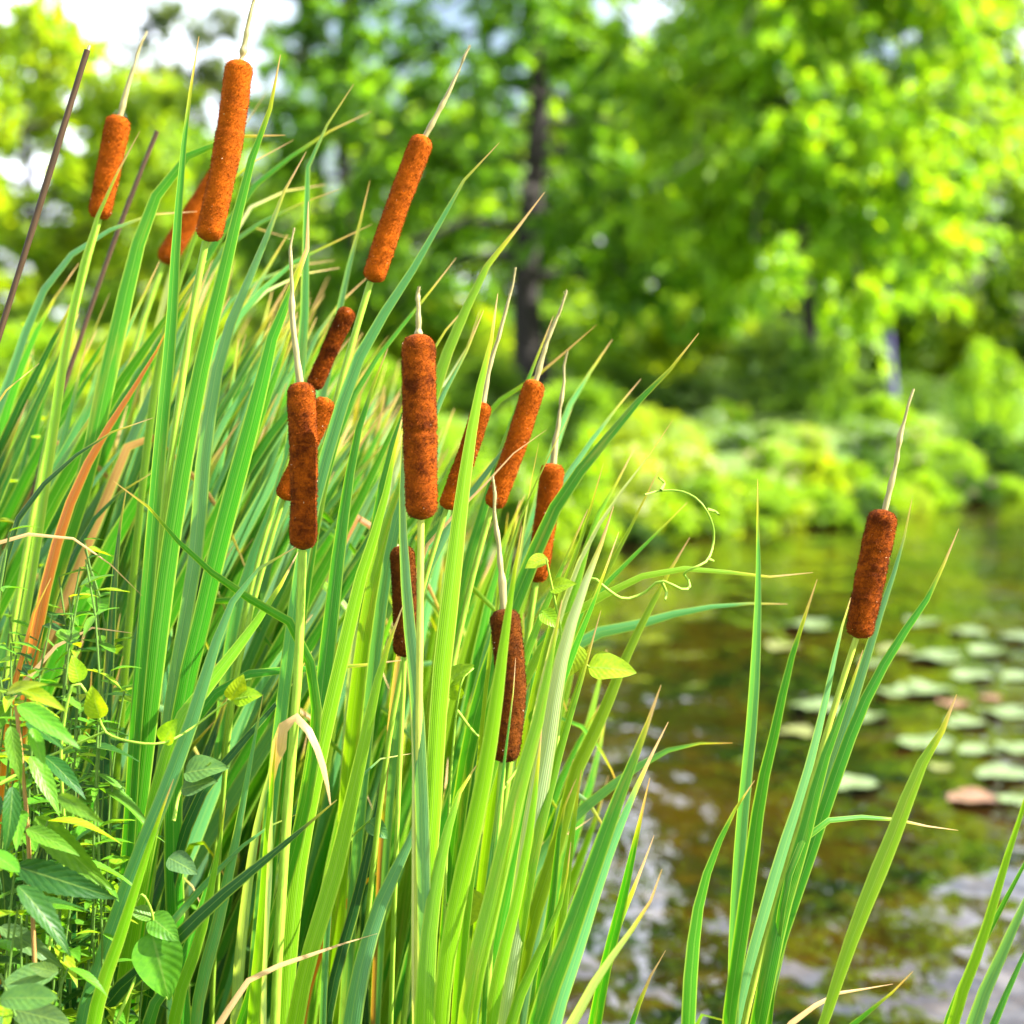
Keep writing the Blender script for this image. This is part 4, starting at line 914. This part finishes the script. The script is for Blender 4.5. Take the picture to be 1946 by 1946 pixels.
traced(p, LANCE, [(170, 420, 345, 690, WG), (180, 260, 250, 470, WG), (60, 250, 100, 530, WG), (70, 590, 60, 930, WD), (200, 760, 555, 1150, WG), (10, 1050, 60, 1450, WD), (100, 1150, 405, 1455, WD),
    (90, 1040, 575, 1195, WD), (100, 130, 410, 300, WG), (150, 225, 330, 320, WD), (0, 1380, 310, 1560, WB), (330, 640, 530, 770, WG), (60, 100, -60, 330, WG), (40, 60, 200, -20, WY), (120, 40, 330, 110, WY), (0, 640, -90, 900, WD), (250, 420, 470, 590, WD), (150, 830, 400, 930, WG)], 1.60)
p = thing('leafy_weed', 'weed with smooth oval paired leaflets at the very bottom left', 'weed', bank_root(20, 1.55))
weed_stem(p, [(40, 1990), (20, 1900), (0, 1850)], 1.55, 0.002)
traced(p, OVAL, [(330, 1625, 30, 1700, WB), (0, 1790, 285, 1770, WB), (70, 1850, 355, 1915, WB), (-60, 960, 95, 1045, WG), (330, 1640, 190, 1610, WB), (0, 1932, -120, 1820, WB), (30, 1980, 200, 2060, WB), (10, 1890, -90, 2000, WB)], 1.56)
wr = random.Random(9)
def random_weed(u, vt, d, label, group, n=14, meshes=LANCE, size=(0.045, 0.085), cols=(WG, WD, WY, WG), vstep=30):
    p = thing('leafy_weed', label, 'weed', bank_root(u + wr.uniform(-80, 20), d), group)
    C = weed_stem(p, [(u - 10, (vt + 2400) / 2), (u + wr.uniform(-25, 25), vt + 160), (u + wr.uniform(-30, 40), vt)], d, 0.0016)
    for k in range(n):
        f = 1 - (k / n) ** 1.2 * 0.55; c = C[int(f * 24)]
        az = k * 2.4 + wr.uniform(-.4, .4); dr = np.array((math.cos(az), math.sin(az), wr.uniform(-0.35, 0.55)))
        place_leaf(p, wr.choice(meshes), c, dr, (dr[0] * -.3, dr[1] * -.3, 1), wr.uniform(*size) * (0.7 + 0.5 * (1 - f)), jitter(wr.choice(cols), wr))
for u, v, d in ((40, 1180, 1.9), (140, 1240, 2.0), (30, 1420, 1.75), (230, 1400, 2.1), (100, 1520, 1.85), (330, 1500, 2.15), (260, 1640, 2.0), (150, 1760, 1.8), (60, 1660, 1.78), (420, 1480, 2.3), (340, 1720, 2.1), (480, 1650, 2.4), (-20, 1300, 1.8), (420, 1800, 2.2), (250, 1830, 1.9), (640, 1560, 2.5), (560, 1720, 2.4), (700, 1700, 2.4)):
    random_weed(u, v, d, 'bright leafy weed tangled among the lower left blades', 'weeds among the lower left blades')
for u, v, d in ((20, 1340, 1.62), (110, 1420, 1.66), (60, 1560, 1.6), (170, 1500, 1.72), (20, 1720, 1.58), (120, 1640, 1.64), (200, 1740, 1.72), (90, 1840, 1.58)):
    random_weed(u, v, d, 'leafy weed crowding the lower left corner beside the toothed weed', 'weeds crowding the lower left corner', 16, LANCE, (0.05, 0.10))
for i in range(52):
    random_weed(-20 + (i * 83) % 270, 1010 + (i * 197) % 860, 1.66 + (i * 13) % 9 * 0.03, 'small-leaved bright weed in the tangle along the left edge', 'small-leaved tangle along the left edge', 30, (LANCE, LANCE, HEART, OVAL)[i % 4], (0.026, 0.052), (WY, WG, WG, WG, WD))
for u, v, d in ((30, 830, 2.2), (90, 900, 2.1), (180, 860, 2.4), (20, 990, 2.0), (250, 980, 2.5), (150, 1080, 2.2), (320, 1130, 2.5), (70, 620, 2.3)):
    random_weed(u, v, d, 'yellow-green vine-like weed threading the upper left blades', 'weeds threading the upper left blades', 12, HEART, (0.025, 0.05), (WY, WY, WG))

def vine(label, paths, d, leaves, r=0.0016, color=(0.26, 0.42, 0.04)):
    root = thing('vine', label, 'vine', (at(*paths[0][0], d)[0], d, 0.0))
    org = np.array(root.location); rg = random.Random(len(label))
    for pts in paths:
        C, L = spline(np.array([at(u, v, d + 0.012 * math.sin(i * 1.7)) for i, (u, v) in enumerate(pts)]) - org, 60)
        V, F, U = tube_arrays(C, r * np.linspace(1.15, 0.6, 61), 7); obj('tendril', mesh_np('tendril', V, F, U), M['stalk'], root, color)
    for (u0, v0, u1, v1, c) in leaves:
        a, b = at(u0, v0, d), at(u1, v1, d - 0.01)
        place_leaf(root, rg.choice(HEART), a - org, b - a, (rg.uniform(-.2, .5), -0.7, rg.uniform(.3, .9)), np.linalg.norm(b - a) * 1.05, jitter(c, rg))
vine('pale curling vine tendril reaching over the water from the right rim', [[(1050, 1500), (1080, 1250), (1121, 1097), (1155, 1121), (1188, 1138), (1222, 1128), (1256, 1104), (1300, 1121), (1312, 1108), (1300, 1092), (1316, 1080), (1343, 1066), (1356, 1030), (1353, 993), (1330, 953), (1296, 934), (1260, 932), (1225, 940)],
     [(1078, 1260), (1064, 1190), (1050, 1120), (1038, 1062)], [(1082, 1235), (1100, 1250), (1120, 1268)], [(1256, 932), (1262, 918), (1252, 908)], [(1343, 968), (1358, 972), (1366, 978)], [(1345, 1062), (1356, 1066)], [(1256, 1104), (1266, 1125), (1264, 1140)]], 1.78,
     [(1118, 1268, 1204, 1270, WY), (1100, 1225, 1075, 1285, WY), (1040, 1060, 1000, 1075, WY), (1030, 1160, 1060, 1190, WY), (1045, 1120, 1090, 1105, WY)])
vine('green vine strung between blades above the toothed weed', [[(60, 1946), (120, 1650), (118, 1400), (145, 1296), (188, 1363), (199, 1390), (252, 1410), (310, 1412), (370, 1380), (434, 1333), (470, 1325)], [(0, 1490), (90, 1440), (199, 1390)], [(434, 1333), (450, 1300), (480, 1290)]], 1.64,
     [(434, 1333), ][:0] + [(438, 1330, 462, 1288, WY), (445, 1328, 492, 1318, WY), (310, 1412, 330, 1370, WY), (190, 1365, 172, 1310, WY), (150, 1296, 140, 1250, WY)])
vine('pale vine with bright leaves climbing behind the middle stalks', [[(840, 1946), (850, 1600), (868, 1350), (880, 1290), (900, 1270)], [(868, 1350), (910, 1400), (960, 1420)], [(955, 1500), (990, 1450), (1012, 1398), (1022, 1388)], [(850, 1720), (880, 1700), (902, 1688)], [(640, 1640), (670, 1590), (702, 1560)]], 1.82,
     [(852, 1296, 893, 1262, WY), (870, 1330, 860, 1296, WY), (700, 1560, 735, 1590, WB), (1010, 1400, 1046, 1425, WG), (900, 1690, 890, 1760, WY), (1020, 1390, 1050, 1330, WG)])
vine('thin vine with small leaves winding low in front of the bottom left blades', [[(200, 1990), (280, 1800), (290, 1740), (270, 1700), (250, 1740)], [(280, 1740), (310, 1735), (336, 1780)], [(285, 1760), (290, 1830), (318, 1900)], [(330, 1560), (345, 1500), (400, 1450)]], 1.66,
     [(285, 1742, 337, 1783, WG), (288, 1770, 320, 1896, WG), (290, 1740, 248, 1730, WG), (345, 1500, 405, 1480, WB), (350, 1470, 425, 1452, WB), (320, 1630, 372, 1655, WB)])
